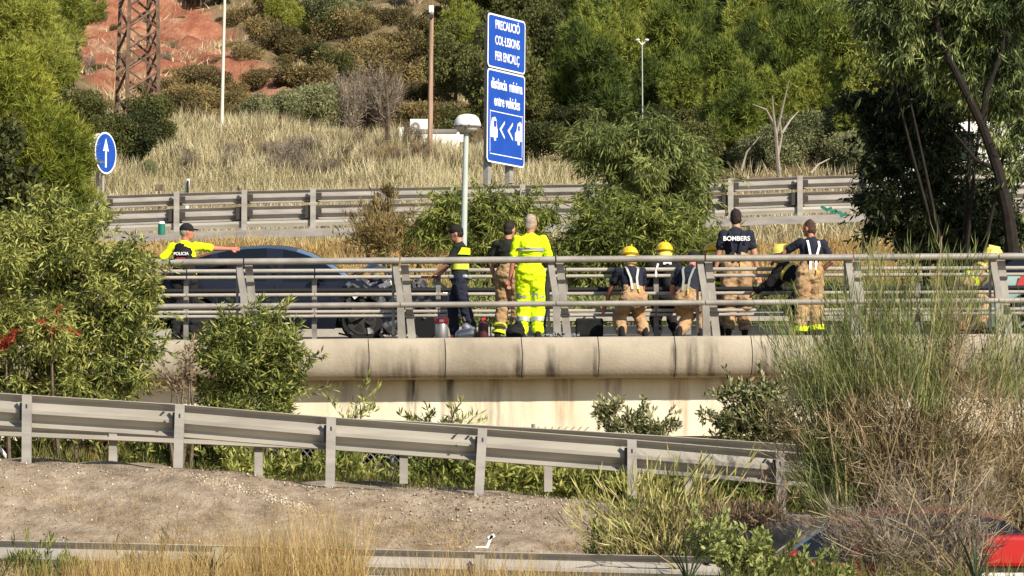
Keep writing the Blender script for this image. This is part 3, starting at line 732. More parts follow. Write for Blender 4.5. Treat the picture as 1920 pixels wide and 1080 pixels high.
def film(px0, px1, curve, m_, y0=0., fade=(.2, 1, 1, .2), name='stain'):
    """vertical film following curve [(Y,z)]"""
    x0, x1 = at(px0, 700, 50)[0], at(px1, 700, 50)[0]; n = len(curve); cols = 5
    vs = []; fd = []
    for i in range(cols):
        x = x0+(x1-x0)*i/(cols-1)
        e = math.sin(math.pi*i/(cols-1))
        for k, (yy, zz) in enumerate(curve): vs.append((x, yy, zz+bz(x))); fd.append(e*fade[min(3, int(4*k/n))])
    fs = [(a*n+b, (a+1)*n+b, (a+1)*n+b+1, a*n+b+1) for a in range(cols-1) for b in range(n-1)]
    o = MB().add(vs, fs).build(name, m_, bridge)
    a = o.data.attributes.new('fade', 'FLOAT', 'POINT'); a.data.foreach_set('value', np.array(fd, np.float32))
fc = [(50+yy-.009, ZT+zz-.0) for yy, zz in prof[2:9]]
for px0, px1, f_ in ((660, 700, (0, .3, .8, 1)), (700, 760, (0, .1, .5, .8)), (745, 790, (0, .4, .9, 1)), (1018, 1052, (0, .5, 1, .7)), (960, 985, (.1, .5, 1, 1)), (1285, 1312, (.3, .8, 1, .8)), (1318, 1350, (.2, .7, 1, .9)), (540, 580, (0, .3, .6, .9)), (870, 1010, (0, .0, .2, .5)), (1255, 1272, (.2, .8, 1, 1)), (1110, 1130, (.1, .5, .9, 1)), (820, 838, (.2, .6, .9, 1)), (1400, 1460, (0, .4, .7, .9)), (300, 380, (0, .3, .6, .9))):
    film(px0, px1, fc, M['stain'], fade=f_)
gc = [(50.402, 1.19), (50.402, .95), (50.402, .7), (50.402, .38)]
for px0, px1, m_, f_ in ((755, 790, 'stain', (1, .9, .5, .2)), (820, 860, 'stain', (1, .7, .5, .4)), (590, 700, 'stain', (.4, .3, .2, .1)), (1030, 1085, 'ruststain', (1, 1, .8, .5)), (1250, 1300, 'ruststain', (.6, 1, 1, .7)), (1120, 1180, 'stain', (.5, .3, .1, 0)), (900, 960, 'stain', (.5, .2, .1, 0)), (1300, 1420, 'stain', (.4, .3, .2, .1)), (860, 990, 'stain', (.2, .3, .3, .3))):
    film(px0, px1, gc, M[m_], fade=f_)

# near railing of the bridge
rail = thing('bridge_railing', 'grey steel bridge railing with curved posts in front of the people', 'railing', at(960, 635, 50.05))
RP = [-1020, -728, -436, -135, 160, 457, 750, 1042, 1322, 1600, 1872, 2150, 2430, 2710]
def rtop(px): return 490-(px-300)*.0072
for px in RP:
    x = at(px, 600, 50.1)[0]; zb_ = ZT+bz(x)+.015; zt = at(px, rtop(px)-4, 50.1).z
    h = zt-zb_
    # curved flat post: front plate (leaning profile in the picture plane is seen as an S) with a second flange behind it
    mb = MB(); pts = []
    K = 10
    offs = lambda t: .055*math.sin(t*math.pi*1.15)*(-1)*(1-t*.3)+.0
    vs = []
    for k in range(K+1):
        t = k/K; wdt = .080+.025*(1-t)
        cx = x+.045*(1-t)-.10*math.sin(max(0, (t-.55)/.45)*math.pi/2)*.5
        yy = 50.10+.16*(1-t)*0-.04*math.sin(t*math.pi)
        vs += [(cx-wdt/2-.02, yy, zb_+h*t), (cx+wdt/2-.02, yy, zb_+h*t), (cx+wdt/2-.02, yy+.16, zb_+h*t), (cx-wdt/2-.02, yy+.16, zb_+h*t)]
    fs = []
    for k in range(K):
        for q in range(4): fs.append((k*4+q, k*4+(q+1) % 4, (k+1)*4+(q+1) % 4, (k+1)*4+q))
    fs += [(3, 2, 1, 0), (K*4, K*4+1, K*4+2, K*4+3)]
    p = mb.add(vs, fs).build('post', M['railpaint'], rail, smooth=True)
    # slanting rear leg, pieces with dark clamp gaps
    def legp(t0, t1, dx0, dx1, wd, nm, m_):
        a = Vector((x+dx0, 50.20, zb_+h*t0)); b = Vector((x+dx1, 50.20, zb_+h*t1)); m2 = MB()
        m2.add([a+Vector((-wd/2, 0, 0)), a+Vector((wd/2, 0, 0)), a+Vector((wd/2, .03, 0)), a+Vector((-wd/2, .03, 0)),
                b+Vector((-wd/2, 0, 0)), b+Vector((wd/2, 0, 0)), b+Vector((wd/2, .03, 0)), b+Vector((-wd/2, .03, 0))],
               [(0, 1, 5, 4), (1, 2, 6, 5), (2, 3, 7, 6), (3, 0, 4, 7), (3, 2, 1, 0), (4, 5, 6, 7)]); m2.build(nm, m_, rail)
    legp(0, .93, .165, .055, .105, 'brace', M['railpaint'])
    legp(.05, .94, -.095, -.10, .035, 'strap', M['railpaint'])
    MB().box((x+.13, 50.187, zb_+h*.28), (.13, .018, .035)).build('clamp', M['bolt'], rail); MB().box((x+.09, 50.187, zb_+h*.70), (.10, .018, .04)).build('clamp', M['bolt'], rail)
    MB().box((x+.05, 50.17, zb_-.004), (.34, .24, .016)).build('base_plate', M['railpaint'], rail)
def railtube(off, r, Y, name, m_, par, prs=RP, tp=rtop, flat=1.0):
    for i in range(len(prs)-1):
        a = at(prs[i], tp(prs[i])+off, Y); b = at(prs[i+1], tp(prs[i+1])+off, Y)
        d = (b-a).normalized()*.01
        mb = MB(); n = 10
        mb.extr([(r*flat*math.cos(2*math.pi*k/n), r*math.sin(2*math.pi*k/n)) for k in range(n)], a+d, b-d).build(name, m_, par, smooth=True)
railtube(2, .048, 50.07, 'top_rail', M['railpaint'], rail)
railtube(85, .040, 50.08, 'lower_rail', M['railpaint'], rail)
# inner barrier between walkway and carriageway: paired tubes, dark mid tube
fr = thing('inner_barrier', 'inner bridge barrier of paired pale tubes between the walkway and the dark car', 'barrier', (0, 53.7, dz(53.7)))
FP = [-700, -430, -160, 110, 350, 590, 822, 1060, 1230, 1500, 1720, 1990, 2260, 2530]
def ftop(px): return 503-(px-300)*.0040
railtube(6, .030, 53.6, 'top_rail', M['kerb'], fr, FP, ftop)
railtube(18, .027, 53.62, 'second_rail', M['kerb'], fr, FP, ftop)
railtube(51, .027, 53.6, 'mid_rail', M['kerb'], fr, FP, ftop)
railtube(43, .036, 53.75, 'cable_duct', M['dark'], fr, FP, ftop)
railtube(83, .026, 53.6, 'lower_rail', M['kerb'], fr, FP, ftop); railtube(91, .026, 53.62, 'lower_rail', M['kerb'], fr, FP, ftop)
for px in FP:
    x = at(px, 500, 53.8)[0]; MB().box((x, 53.76, dz(53.8)+.46), (.07, .10, .92)).build('post', M['galvd'], fr)
fe = thing('edge_barrier', 'broad pale box beam barrier along the far edge of the bridge behind the firefighters', 'barrier', (8, 58.5, dz(58.5)))
EP = [1010, 1290, 1560, 1830, 2100]
for i in range(len(EP)-1):
    a = at(EP[i], 594, 58.4); b = at(EP[i+1], 593, 58.4)
    MB().extr([(-.03, -.085), (-.03, .085), (.03, .07), (.03, -.07)], a, b).build('box_beam', M['kerb'], fe)
for px in EP:
    x = at(px, 500, 58.5)[0]; MB().box((x, 58.5, dz(58.5)+.2), (.09, .12, .4)).build('post', M['galvd'], fe)

# ------------------------------------------------------------------ blue text sign
def text_mesh(s_, size, xs=1.0, ext=.004, bold=0.0):
    cu = bpy.data.curves.new('text', 'FONT'); cu.body = s_; cu.size = size; cu.align_x = 'CENTER'; cu.align_y = 'CENTER'; cu.extrude = ext; cu.offset = bold
    o = bpy.data.objects.new('text', cu); COL.objects.link(o); bpy.context.view_layer.update()
    me = bpy.data.meshes.new_from_object(o.evaluated_get(bpy.context.evaluated_depsgraph_get()))
    bpy.data.objects.remove(o); me.transform(Matrix.Diagonal((xs, 1, 1, 1))); return me
def put_text(s_, size, loc, parent, m_, xs=1.0, bold=0.0, rot=None, ext=.004, name='lettering'):
    me = text_mesh(s_, size, xs, ext, bold); me.transform(Matrix.Rotation(R(90), 4, 'X'))
    if rot is not None: me.transform(rot.to_4x4())
    me.transform(Matrix.Translation(loc)); me.materials.clear(); me.materials.append(m_)
    return link_mesh(name, me, parent)
def rrect(w_, h_, r_, n=5):
    out = []
    for cx, cz, a0 in ((w_/2-r_, h_/2-r_, 0), (-w_/2+r_, h_/2-r_, 90), (-w_/2+r_, -h_/2+r_, 180), (w_/2-r_, -h_/2+r_, 270)):
        for k in range(n+1):
            a = R(a0+90*k/n); out.append((cx+r_*math.cos(a), cz+r_*math.sin(a)))
    return out
def plate(c, pts, y0, y1):
    mb = MB(); n = len(pts); vs = [Vector((c[0]+a, c[1]+y, c[2]+b)) for y in (y0, y1) for a, b in pts]
    return mb.add(vs, [tuple(range(n)), tuple(range(n, 2*n))[::-1]]+[(i, n+i, n+(i+1) % n, (i+1) % n) for i in range(n)])
SY = 95.; SW = 2.05
sign = thing('motorway_sign', 'tall blue motorway sign with white text warning of rear end collisions', 'road sign')
ppm = F/SY; HT = (138-36)/ppm; HB = (312-136)/ppm
zt = HT/2+HB/2   # local: lower panel centre at z=0
def panel(cz, h_, parent):
    p = plate((0, .03, cz), rrect(SW, h_, .12), -.02, .02).build('panel', M['signback'], parent)
    rim = plate((0, 0.008, cz), rrect(SW-.004, h_-.004, .12), -.006, .0).build('white_border', M['whitefilm'], p)
    plate((0, 0, cz), rrect(SW-.09, h_-.09, .09), -.004, .0).build('blue_face', M['blue'], p)
    return p
p1 = panel(0, HB, sign); p2 = panel(zt+.03, HT, sign)
tz = zt+.03
put_text('PRECAUCIÓ', .33, (0.02, -.010, tz+.43), p2, M['whitefilm'], .74, .004)
put_text('COL·LISIONS', .33, (.02, -.010, tz+.02), p2, M['whitefilm'], .70, .004)
put_text('PER ENCALÇ', .33, (.02, -.010, tz-.39), p2, M['whitefilm'], .70, .004)
put_text('distància', .40, (-.42, -.010, HB/2-.38), p1, M['whitefilm'], .62, .006)
put_text('mínima', .40, (.50, -.010, HB/2-.38), p1, M['whitefilm'], .62, .006)
put_text('entre', .40, (-.40, -.010, HB/2-.82), p1, M['whitefilm'], .62, .006); put_text('vehicles', .40, (.34, -.010, HB/2-.82), p1, M['whitefilm'], .62, .006)
for z_ in (HB/2-1.10, -HB/2+.23): MB().box((0, -.008, z_), (SW-.30, .004, .022)).build('line', M['whitefilm'], p1)
for x_ in (-SW/2+.15, SW/2-.15): MB().box((x_, -.0085, -.40), (.018, .003, HB-1.35)).build('line', M['whitefilm'], p1)
def icon(pts, x_, z_, s_=1.0): plate((x_, -.008, z_), [(a*s_, b*s_) for a, b in pts], -.004, 0).build('pictogram', M['whitefilm'], p1)
z_ = -.32
icon([(-.17, -.24), (-.17, .0), (-.10, .26), (.06, .30), (.14, .22), (.17, .02), (.20, -.03), (.20, -.22), (.12, -.24), (.12, -.32), (.02, -.32), (.02, -.24)], -.68, z_)
MB().box((-.62, -.0145, z_+.12), (.13, .004, .16)).build('pictogram', M['blue'], p1)
icon([(-.20, -.22), (-.20, -.02), (-.12, .03), (-.06, .24), (.08, .30), (.17, .24), (.17, -.22), (.05, -.22), (.05, -.32), (-.06, -.32), (-.06, -.22)], .68, z_)
MB().box((.02+.66, -.0145, z_+.12), (.10, .004, .13)).build('pictogram', M['blue'], p1)
for x_ in (-.22, .22):
    icon([(.13, .24), (-.15, .0), (.13, -.24), (.13, -.17), (-.05, .0), (.13, .17)], x_, z_)
for x_ in (-.62, .55):
    MB().box((x_, .20, -HB/2-.7+1.9), (.20, .14, 4.9)).build('post', M['galv'], sign)
MB().box((0, .09, .6), (SW*.9, .06, .08)).build('rail', M['signback'], sign)
MB().box((0, .09, -.7), (SW*.9, .06, .08)).build('rail', M['signback'], sign)
sign.location = at(949, 222, SY); sign.rotation_euler = (0, R(1.0), R(61.5))

# round arrow signs
def round_sign(px, py, Y, dia, yaw, face, label, group=None):
    c = at(px, py, Y); t = thing('arrow_sign', label, 'road sign')
    n = 32
    d = MB().cyl((0, .004, 0), (0, .03, 0), dia/2, n=n).build('disc', M['dirtywhite'] if not face else M['signback'], t, smooth=True)
    if face:
        MB().cyl((0, -.003, 0), (0, .0035, 0), dia/2*.995, n=n).build('white_border', M['whitefilm'], d)
        MB().cyl((0, -.007, 0), (0, -.0032, 0), dia/2*.91, n=n).build('blue_face', M['blue'], d)
        k = dia/2
        plate((0, -.008, 0), [(-.07*k, -.68*k), (.07*k, -.68*k), (.07*k, .12*k), (.26*k, .08*k), (0, .70*k), (-.26*k, .08*k), (-.07*k, .12*k)], -.003, 0).build('arrow', M['whitefilm'], d)
    MB().cyl((0, .07, -1.9), (0, .07, dia*.3), .04, n=10).build('post', M['galv'], t, smooth=True)
    t.location = c; t.rotation_euler = (0, 0, R(yaw)); return t
round_sign(198, 287, 84, .98, 66, True, 'round blue sign with white up arrow above the left end of the barrier')
round_sign(188, 287, 84.35, .92, 66, False, 'plain pale back disc directly behind the blue arrow sign')

# round sign with red rim half hidden by the shrub under the bridge
t = thing('round_sign', 'small round red rimmed sign lost in leaves under the bridge', 'road sign', at(1138, 768, 48.5))
MB().lathe(at(1138, 768, 48.5), [(.105, .0), (.14, .0), (.14, .02), (.105, .02), (.105, 0)], 24, Vector((0, 1, 0))).build('rim', M['maroon'], t)
MB().cyl(at(1138, 768, 48.52), at(1138, 905, 48.52), .02, n=8).build('post', M['galv'], t)

# ------------------------------------------------------------------ poles, pylon, lamps
def pole(name, label, cat, px0, py0, px1, py1, Y, r0, r1, m_):
    g_ = hit(px0, py0, 108); Y = g_.y; t = thing(name, label, cat, g_); MB().tube([g_-Vector((0, 0, .3)), at((px0+px1)/2, (py0+py1)/2, Y), at(px1, py1, Y)], [r0, (r0+r1)/2, r1], 12).build('shaft', m_, t, smooth=True); return t
wp = pole('wooden_pole', 'tall reddish brown wooden pole with a small white fitting on top', 'pole', 806, 300, 809, 22, 118, .095, .075, M['wood'])
wY = wp.location.y
MB().box(at(809, 17, wY), (.16, .14, .24)).build('top_fitting', M['white'], wp); 
MB().box(at(807, 30, wY-.12), (.20, .08, .12)).build('bracket', M['bolt'], wp)
pole('lamp_pole', 'tall slim cream coloured pole left of centre on the hill', 'pole', 415, 252, 425, -160, 128, .065, .045, M['cream'])
# pylon
py = thing('lattice_pylon', 'rusty brown steel lattice pylon in front of the red earth', 'pylon', hit(258, 230, 108))
PYY = 128.
def pyp(u_, v_, t):   # corner at height param t (0 base..1 top)
    wx = .62*(1-.22*t); yaw = R(24)
    c = at(257+5*t, 255-360*t, PYY); x_, y_ = u_*wx, v_*wx
    return c+Vector((x_*math.cos(yaw)-y_*math.sin(yaw), x_*math.sin(yaw)+y_*math.cos(yaw), 0))
corners = [(-1, -1), (1, -1), (1, 1), (-1, 1)]
for u_, v_ in corners:
    MB().extr([(-.06, -.06), (.06, -.06), (.06, -.03), (-.03, -.03), (-.03, .06), (-.06, .06)], pyp(u_, v_, 0)-Vector((0, 0, 1)), pyp(u_, v_, 1), up=Vector((0, 1, 0))).build('leg', M['rust'], py)
nb = 9
for k in range(nb):
    for q in range(4):
        a, b = corners[q], corners[(q+1) % 4]
        if k % 2: a, b = b, a
        p0, p1 = pyp(*a, k/nb), pyp(*b, (k+1)/nb)
        MB().extr([(-.035, -.035), (.035, -.035), (.035, .035), (-.035, .035)], p0, p1, up=Vector((.3, 1, 0))).build('lattice_bar', M['rust'], py)
        if q < 2: MB().extr([(-.028, -.028), (.028, -.028), (.028, .028), (-.028, .028)], pyp(*b, k/nb), pyp(*a, (k+1)/nb), up=Vector((.3, 1, 0))).build('lattice_bar', M['rust'], py)
# globe lamp post
lp = thing('street_lamp', 'pale street lamp with a white mushroom head rising from bushes behind the bridge', 'street lamp', at(869, 470, 64))
MB().tube([at(869, 560, 64), at(869, 470, 64), at(874, 246, 64)], [.062, .058, .046], 14).build('pole', M['lampgrey'], lp, smooth=True)
hc = at(876, 236, 64)
hd = MB().lathe(hc, [(.235, -.02), (.24, 0.0), (.235, .05), (.205, .13), (.15, .185), (.07, .205), (.0, .208)], 24).build('lamp_hood', M['white'], lp, smooth=True)
MB().lathe(hc, [(.05, -.125), (.13, -.115), (.19, -.07), (.215, -.026), (.215, -.021)], 24).build('lamp_bowl', M['dirtywhite'], lp, smooth=True)
MB().cyl(hc+Vector((0, 0, -.022)), hc+Vector((0, 0, -.0)), .243, n=24).build('seam', M['galvd'], hd)
m = MB()
for dx in (-.10, .03): m.box(hc+Vector((dx, -.225, -.01)), (.035, .03, .03))
m.box(hc+Vector((-.03, -.20, -.06)), (.03, .03, .05)); m.build('latch', M['bolt'], hd)
# far twin lamp
tl = thing('twin_street_lamp', 'small distant double headed street lamp above the trees on the hill', 'street lamp', at(1205, 116, 136))
MB().cyl(Vector((at(1205, 116, 136).x, 136, float(H(at(1205, 116, 136).x, 136))-.3)), at(1204, 78, 136), .024, .018, 8).build('pole', M['lampgrey'], tl)
for s_ in (-1, 1):
    p = MB().tube([at(1204, 84, 136), at(1204+s_*6, 78, 136), at(1204+s_*10, 77, 136)], .022, 6).build('arm', M['dirtywhite'], tl)
    MB().ell(at(1204+s_*8.5, 75, 136), (.085, .085, .05), 10, 6).build('lamp_head', M['white'], tl)
# small roadside things
gb = thing('bollard', 'short green plastic bollard with white cap below the left of the barrier', 'bollard', at(303, 440, 86.6))
MB().cyl(at(303, 440, 86.6), at(303, 420, 86.6), .085, n=14).build('body', M['green'], gb, smooth=True)
MB().cyl(at(303, 419.8, 86.6), at(303, 415, 86.6), .087, .06, n=14).build('cap', M['white'], gb, smooth=True)
mk = thing('marker_post', 'thin white and dark roadside marker post behind the left barrier', 'marker post', at(350, 390, 90))
MB().tube([at(350, 395, 90), at(350, 355, 90), at(353, 335, 90)], .05, 8).build('post', M['white'], mk); MB().box(at(352, 350, 89.9), (.05, .04, .3)).build('band', M['dark'], mk)
t = thing('small_sign', 'little dark brown plate above the barrier at left', 'sign', at(298, 352, 90)); MB().box(at(298, 352, 90), (.20, .02, .16)).build('plate', M['rust'], t); MB().cyl(at(298, 356, 90.03), at(298, 400, 90.03), .02, n=6).build('post', M['bolt'], t)
# crushed green panel by right barrier
mb = MB()
for k in range(5):
    a = at(1545+k*9, 389+k*3.0+random.uniform(-2, 2), 86.8); mb.box(a, (.16, .05, .07), Matrix.Rotation(random.uniform(-.6, .6), 3, 'Y'))
setp(mb.build('debris', [M['green']]), 'crumpled green and white strip of debris on grass below the right barrier', 'debris')

# white cabin with fan unit
def cabin():
    Y = hit(806, 286, 108).y+.7; t = thing('equipment_cabin', 'white equipment cabin with a fan unit on its roof behind the wooden pole', 'cabin', at(805, 290, Y)); u_ = Y/F
    c = at(806, 271, Y); MB().box(c, (112*u_, 1.6, 40*u_)).build('cabin_body', M['white'], t, bevel=.03)
    MB().box(at(812, 249, Y-.1), (92*u_, 1.5, 7*u_)).build('roof_edge', M['galvd'], t)
    f = MB().box(at(787, 236, Y-.3), (36*u_, .8, 22*u_)).build('fan_unit', M['white'], t, bevel=.02)
    MB().lathe(at(779, 237, Y-.72), [(7*u_, 0), (8*u_, 0), (8*u_, .02), (2*u_, .02)], 20, Vector((0, -1, 0))).build('fan_grille', M['galvd'], f)
    MB().cyl(at(779, 237, Y-.72), at(779, 237, Y-.76), 2.5*u_, n=12).build('fan_hub', M['dirtywhite'], f)
    MB().box(at(755, 253, Y-.1), (12*u_, 1.4, 22*u_)).build('end_panel', M['white'], t)
    MB().box(at(790, 296, Y), (4*u_, .2, 22*u_)).build('leg', M['white'], t); MB().box(at(840, 296, Y), (4*u_, .2, 22*u_)).build('leg', M['white'], t)
    MB().box(at(824, 267, Y-.81), (2*u_, .03, 14*u_), Matrix.Rotation(R(38), 3, 'Y')).build('handle', M['bolt'], t)
    MB().box(at(862, 262, Y+.2), (24*u_, 1.2, 14*u_)).build('side_box', M['white'], t)
cabin()
# white van on the motorway behind right trees
def van(pxc, py_base, Y, label):
    t = thing('van', label, 'van', at(pxc, py_base, Y)); c = at(pxc, py_base, Y)
    L_ = 5.2; pts = [(-L_/2, .35), (-L_/2, 1.2), (-L_/2+.9, 1.45), (-L_/2+1.6, 2.45), (L_/2-.1, 2.5), (L_/2, 2.3), (L_/2, .35)]
    plate((c.x, c.y, c.z), [(a, b) for a, b in pts], -.95, .95).build('body', M['white'], t, bevel=.08)
    plate((c.x, c.y, c.z), [(-L_/2+1.0, 1.45), (-L_/2+1.62, 2.2), (-L_/2+2.3, 2.2), (-L_/2+2.3, 1.45)], -.965, -.955).build('window', M['glass'], t)
    MB().box(c+Vector((.35, -.962, 1.4)), (.02, .01, 1.8)).build('door_gap', M['bolt'], t)
    for dx in (-1.7, 1.6):
        w_ = MB().cyl(c+Vector((dx, -.98, .36)), c+Vector((dx, -.75, .36)), .36, n=20).build('wheel', M['dark'], t, smooth=True); MB().cyl(c+Vector((dx, -.99, .36)), c+Vector((dx, -.97, .36)), .2, n=14).build('rim', M['chrome'], w_)
van(1840, 412, 94, 'white van passing on the motorway behind the dark trees at right')

# ------------------------------------------------------------------ cars
def car(name, label, L_, stations, wheels, paint, glassm, wm=None, Wd=.88, crumple=None, loc=(0, 0, 0), rz=0., tail=None, group=None):
    """stations: list of (x, z_hood_or_belt, z_roof or None). front at +x. Built at origin with wheels on z=0."""
    t = thing(name, label, 'car', group=group)
    wr = .33
    xs = sorted(set([round(s_[0], 3) for s_ in stations]+[round(wx+wr*1.18*math.cos(math.pi*k/8), 3) for wx in wheels for k in range(9)]))
    sx = [s_[0] for s_ in stations]
    def belt(x): return float(np.interp(x, sx, [s_[1] for s_ in stations]))
    def roof(x): return float(np.interp(x, sx, [s_[2] if s_[2] else s_[1] for s_ in stations]))
    def zb(x):
        z = .20
        for wx in wheels:
            d = abs(x-wx)
            if d < wr*1.18: z = max(z, .32+math.sqrt(max(0, (wr*1.18)**2-d*d)))
        return min(z, belt(x)-.05)
    body = MB(); gl = MB(); gl2 = MB(); ws = MB(); rw = MB()
    rings = []
    for x in xs:
        e = min(1, (x-xs[0])/.35, (xs[-1]-x)/.45); e = max(0, e); nar = 1-.22*(1-e)**2
        b, r = belt(x), roof(x); hgt = r-b
        wb, wmid, wbe = Wd*.97*nar, Wd*nar, Wd*.95*nar
        wrf = wbe-.30*hgt/.5*.55 if hgt > .02 else wbe-.10
        z0 = zb(x)
        ring = [(wb, z0), (wmid, max(z0+.02, .48)), (wmid, max(z0+.04, b-.12)), (wbe, b), (wrf, r-.012 if hgt > .02 else b+.03), (wrf*.5, r+.03), (0, r+.045)]
        ring = [(x, -y_, z_) for y_, z_ in ring]
        full = ring+[(p[0], -p[1], p[2]) for p in reversed(ring[:-1])]
        if crumple and x > crumple[0]:
            k = (x-crumple[0])*crumple[1]
            full = [(p[0]+mn.noise(Vector((p[0]*3, p[1]*3, p[2]*3)))*k, p[1]+mn.noise(Vector((p[0]*4+5, p[1]*3, p[2]*3)))*k*.8, p[2]+mn.noise(Vector((p[0]*4, p[1]*4+9, p[2]*3)))*k) for p in full]
        rings.append(full)
    n = len(rings[0])
    for i in range(len(rings)-1):
        xm = (xs[i]+xs[i+1])/2
        for k in range(n-1):
            f = [rings[i][k], rings[i+1][k], rings[i+1][k+1], rings[i][k+1]]
            hg = roof(xs[i])-belt(xs[i]); hg2 = roof(xs[i+1])-belt(xs[i+1])
            steep = abs(roof(xs[i+1])-roof(xs[i]))/(xs[i+1]-xs[i]) > .22 and max(hg, hg2) > .05
            if k in (3, n-5) and min(hg, hg2) > .04 and not any(abs(xm-pp) < .05 for pp in crumple_p): tgt = gl if k == 3 else gl2
            elif k in (4, 5, 6, 7) and steep: tgt = ws if xm > 0 else rw
            else: tgt = body
            tgt.add(f, [(0, 1, 2, 3)])
    for rg in (rings[0], rings[-1]): body.add(rg, [tuple(range(n))])
    def weld(mb):
        bm = bmesh.new(); vs = [bm.verts.new(v) for v in mb.v]
        for f in mb.f:
            try: bm.faces.new([vs[i] for i in f])
            except ValueError: pass
        bmesh.ops.remove_doubles(bm, verts=bm.verts, dist=.001); bmesh.ops.recalc_face_normals(bm, faces=bm.faces)
        mb.v = [v.co.copy() for v in bm.verts]; bm.verts.index_update(); mb.f = [[v.index for v in f.verts] for f in bm.faces]; mb.m = [0]*len(mb.f); bm.free(); return mb
    bo = weld(body).build('body', paint, t, smooth=True)
    weld(gl).build('side_window', glassm, t, smooth=True); weld(gl2).build('side_window', glassm, t, smooth=True)
    if ws.v: weld(ws).build('windscreen', M['glass_sky'], t, smooth=True)
    if rw.v: weld(rw).build('rear_window', M['glass'], t, smooth=True)
    MB().box(((xs[0]+xs[-1])/2, 0, .36), (xs[-1]-xs[0]-.5, Wd*1.5, .3)).build('underbody', M['dark'], t)
    for wx in wheels:
        for s_ in (-1, 1):
            w_ = MB().lathe((wx, s_*(Wd-.12), wr), [(.19, -.11), (.30, -.11), (wr, -.08), (wr, .08), (.30, .11), (.19, .11)], 24, Vector((0, 1, 0))).build('wheel', M['dark'], t, smooth=True)
            r_ = MB().cyl((wx, s_*(Wd-.04), wr), (wx, s_*(Wd+.004), wr), .07, n=10)
            for q in range(5):
                a = q*2*math.pi/5; r_.box((wx+.12*math.cos(a), s_*(Wd-.005), wr+.12*math.sin(a)), (.2, .014, .045), Matrix.Rotation(-a, 3, 'Y'))
            r_.lathe((wx, s_*(Wd-.006), wr), [(.185, -.006), (.215, -.006), (.215, .006), (.185, .006), (.185, -.006)], 20, Vector((0, 1, 0))); r_.build('rim', wm or M['galvd'], w_)
    # mirrors, handles, door gaps
    t['_belt'] = belt(0)
    t.location = loc; t.rotation_euler = (0, 0, rz)
    return t, belt, roof
crumple_p = [-.05, -1.02]
st = [(-2.02, .62, None), (-1.98, .88, None), (-1.85, .98, .99), (-1.7, .975, 1.09), (-1.5, .97, 1.19), (-1.3, .96, 1.275), (-1.05, .95, 1.35), (-.8, .94, 1.40), (-.5, .93, 1.43), (-.2, .92, 1.44), (.05, .92, 1.425), (.25, .915, 1.385), (.45, .91, 1.32), (.65, .91, 1.225), (.85, .92, 1.10), (1.02, .93, .98), (1.10, .93, None), (1.4, .88, None), (1.75, .80, None), (1.95, .62, None)]
CY = 56.2; cx = (at(370, 600, CY)[0]+at(695, 600, CY)[0])/2
bc, belt, roof = car('crashed_car', 'dark navy hatchback with a crumpled front end standing on the bridge', 4, st, [-1.30, 1.26], M['carblack'], M['glass'], wm=M['bolt'], crumple=(1.0, .45))
Cb = bc
def cpart(mb, nm, m_, **k): return mb.build(nm, m_, Cb, **k)
cpart(MB().ell((.62, -.98, .98), (.10, .08, .07), 10, 6), 'mirror', M['carblack'], smooth=True)
for x_ in (-.30, .62): cpart(MB().box((x_, -.872, .78), (.17, .02, .022)), 'door_handle', M['chrome'])
for x_ in (-.05, .92, -.98): cpart(MB().box((x_, -.879, .60), (.010, .006, .56)), 'door_gap', M['dark'])
cpart(MB().box((-.05, -.84, 1.10), (.05, .02, .42), Matrix.Rotation(R(18), 3, 'X')), 'pillar', M['dark'])
bon = MB(); vs = []; 
for i in range(9):
    for j in range(9):
        x_ = 1.05+.85*i/8; y_ = -.78+1.56*j/8
        vs.append((x_, y_, 1.0+.20*math.sin(i/8*math.pi)+.10*mn.noise(Vector((x_*4, y_*3, 1)))-.22*(i/8)**2))
bon.add(vs, [(i*9+j, (i+1)*9+j, (i+1)*9+j+1, i*9+j+1) for i in range(8) for j in range(8)]); cpart(bon, 'bonnet', M['carblack'], smooth=True)
m = MB()
for k in range(120):
    p = Vector((random.uniform(.95, 2.45), random.uniform(-1.0, -.5), random.uniform(.08, .98))); m.box(p, (random.uniform(.03, .28), random.uniform(.02, .1), random.uniform(.02, .12)), Matrix.Rotation(random.uniform(-1, 1), 3, 'Y') @ Matrix.Rotation(random.uniform(-.8, .8), 3, 'Z'))
cpart(m, 'torn_front_parts', M['crumple'], kind='stuff')
cpart(MB().box((2.25, -.5, .62), (.65, .5, .42), Matrix.Rotation(R(6), 3, 'Y')), 'torn_bumper', M['carblack'], bevel=.1)
cpart(MB().box((1.62, -.93, .86), (.22, .05, .09), Matrix.Rotation(R(-20), 3, 'Y')), 'headlamp', M['chrome'], bevel=.02)
cpart(MB().box((-1.98, -.72, .80), (.06, .20, .16)), 'tail_lamp', M['tail'])
bc.location = (cx, CY, dz(CY-.7)+bz(cx)+.0); bc.rotation_euler = (math.atan(.048), 0, R(-1.5))
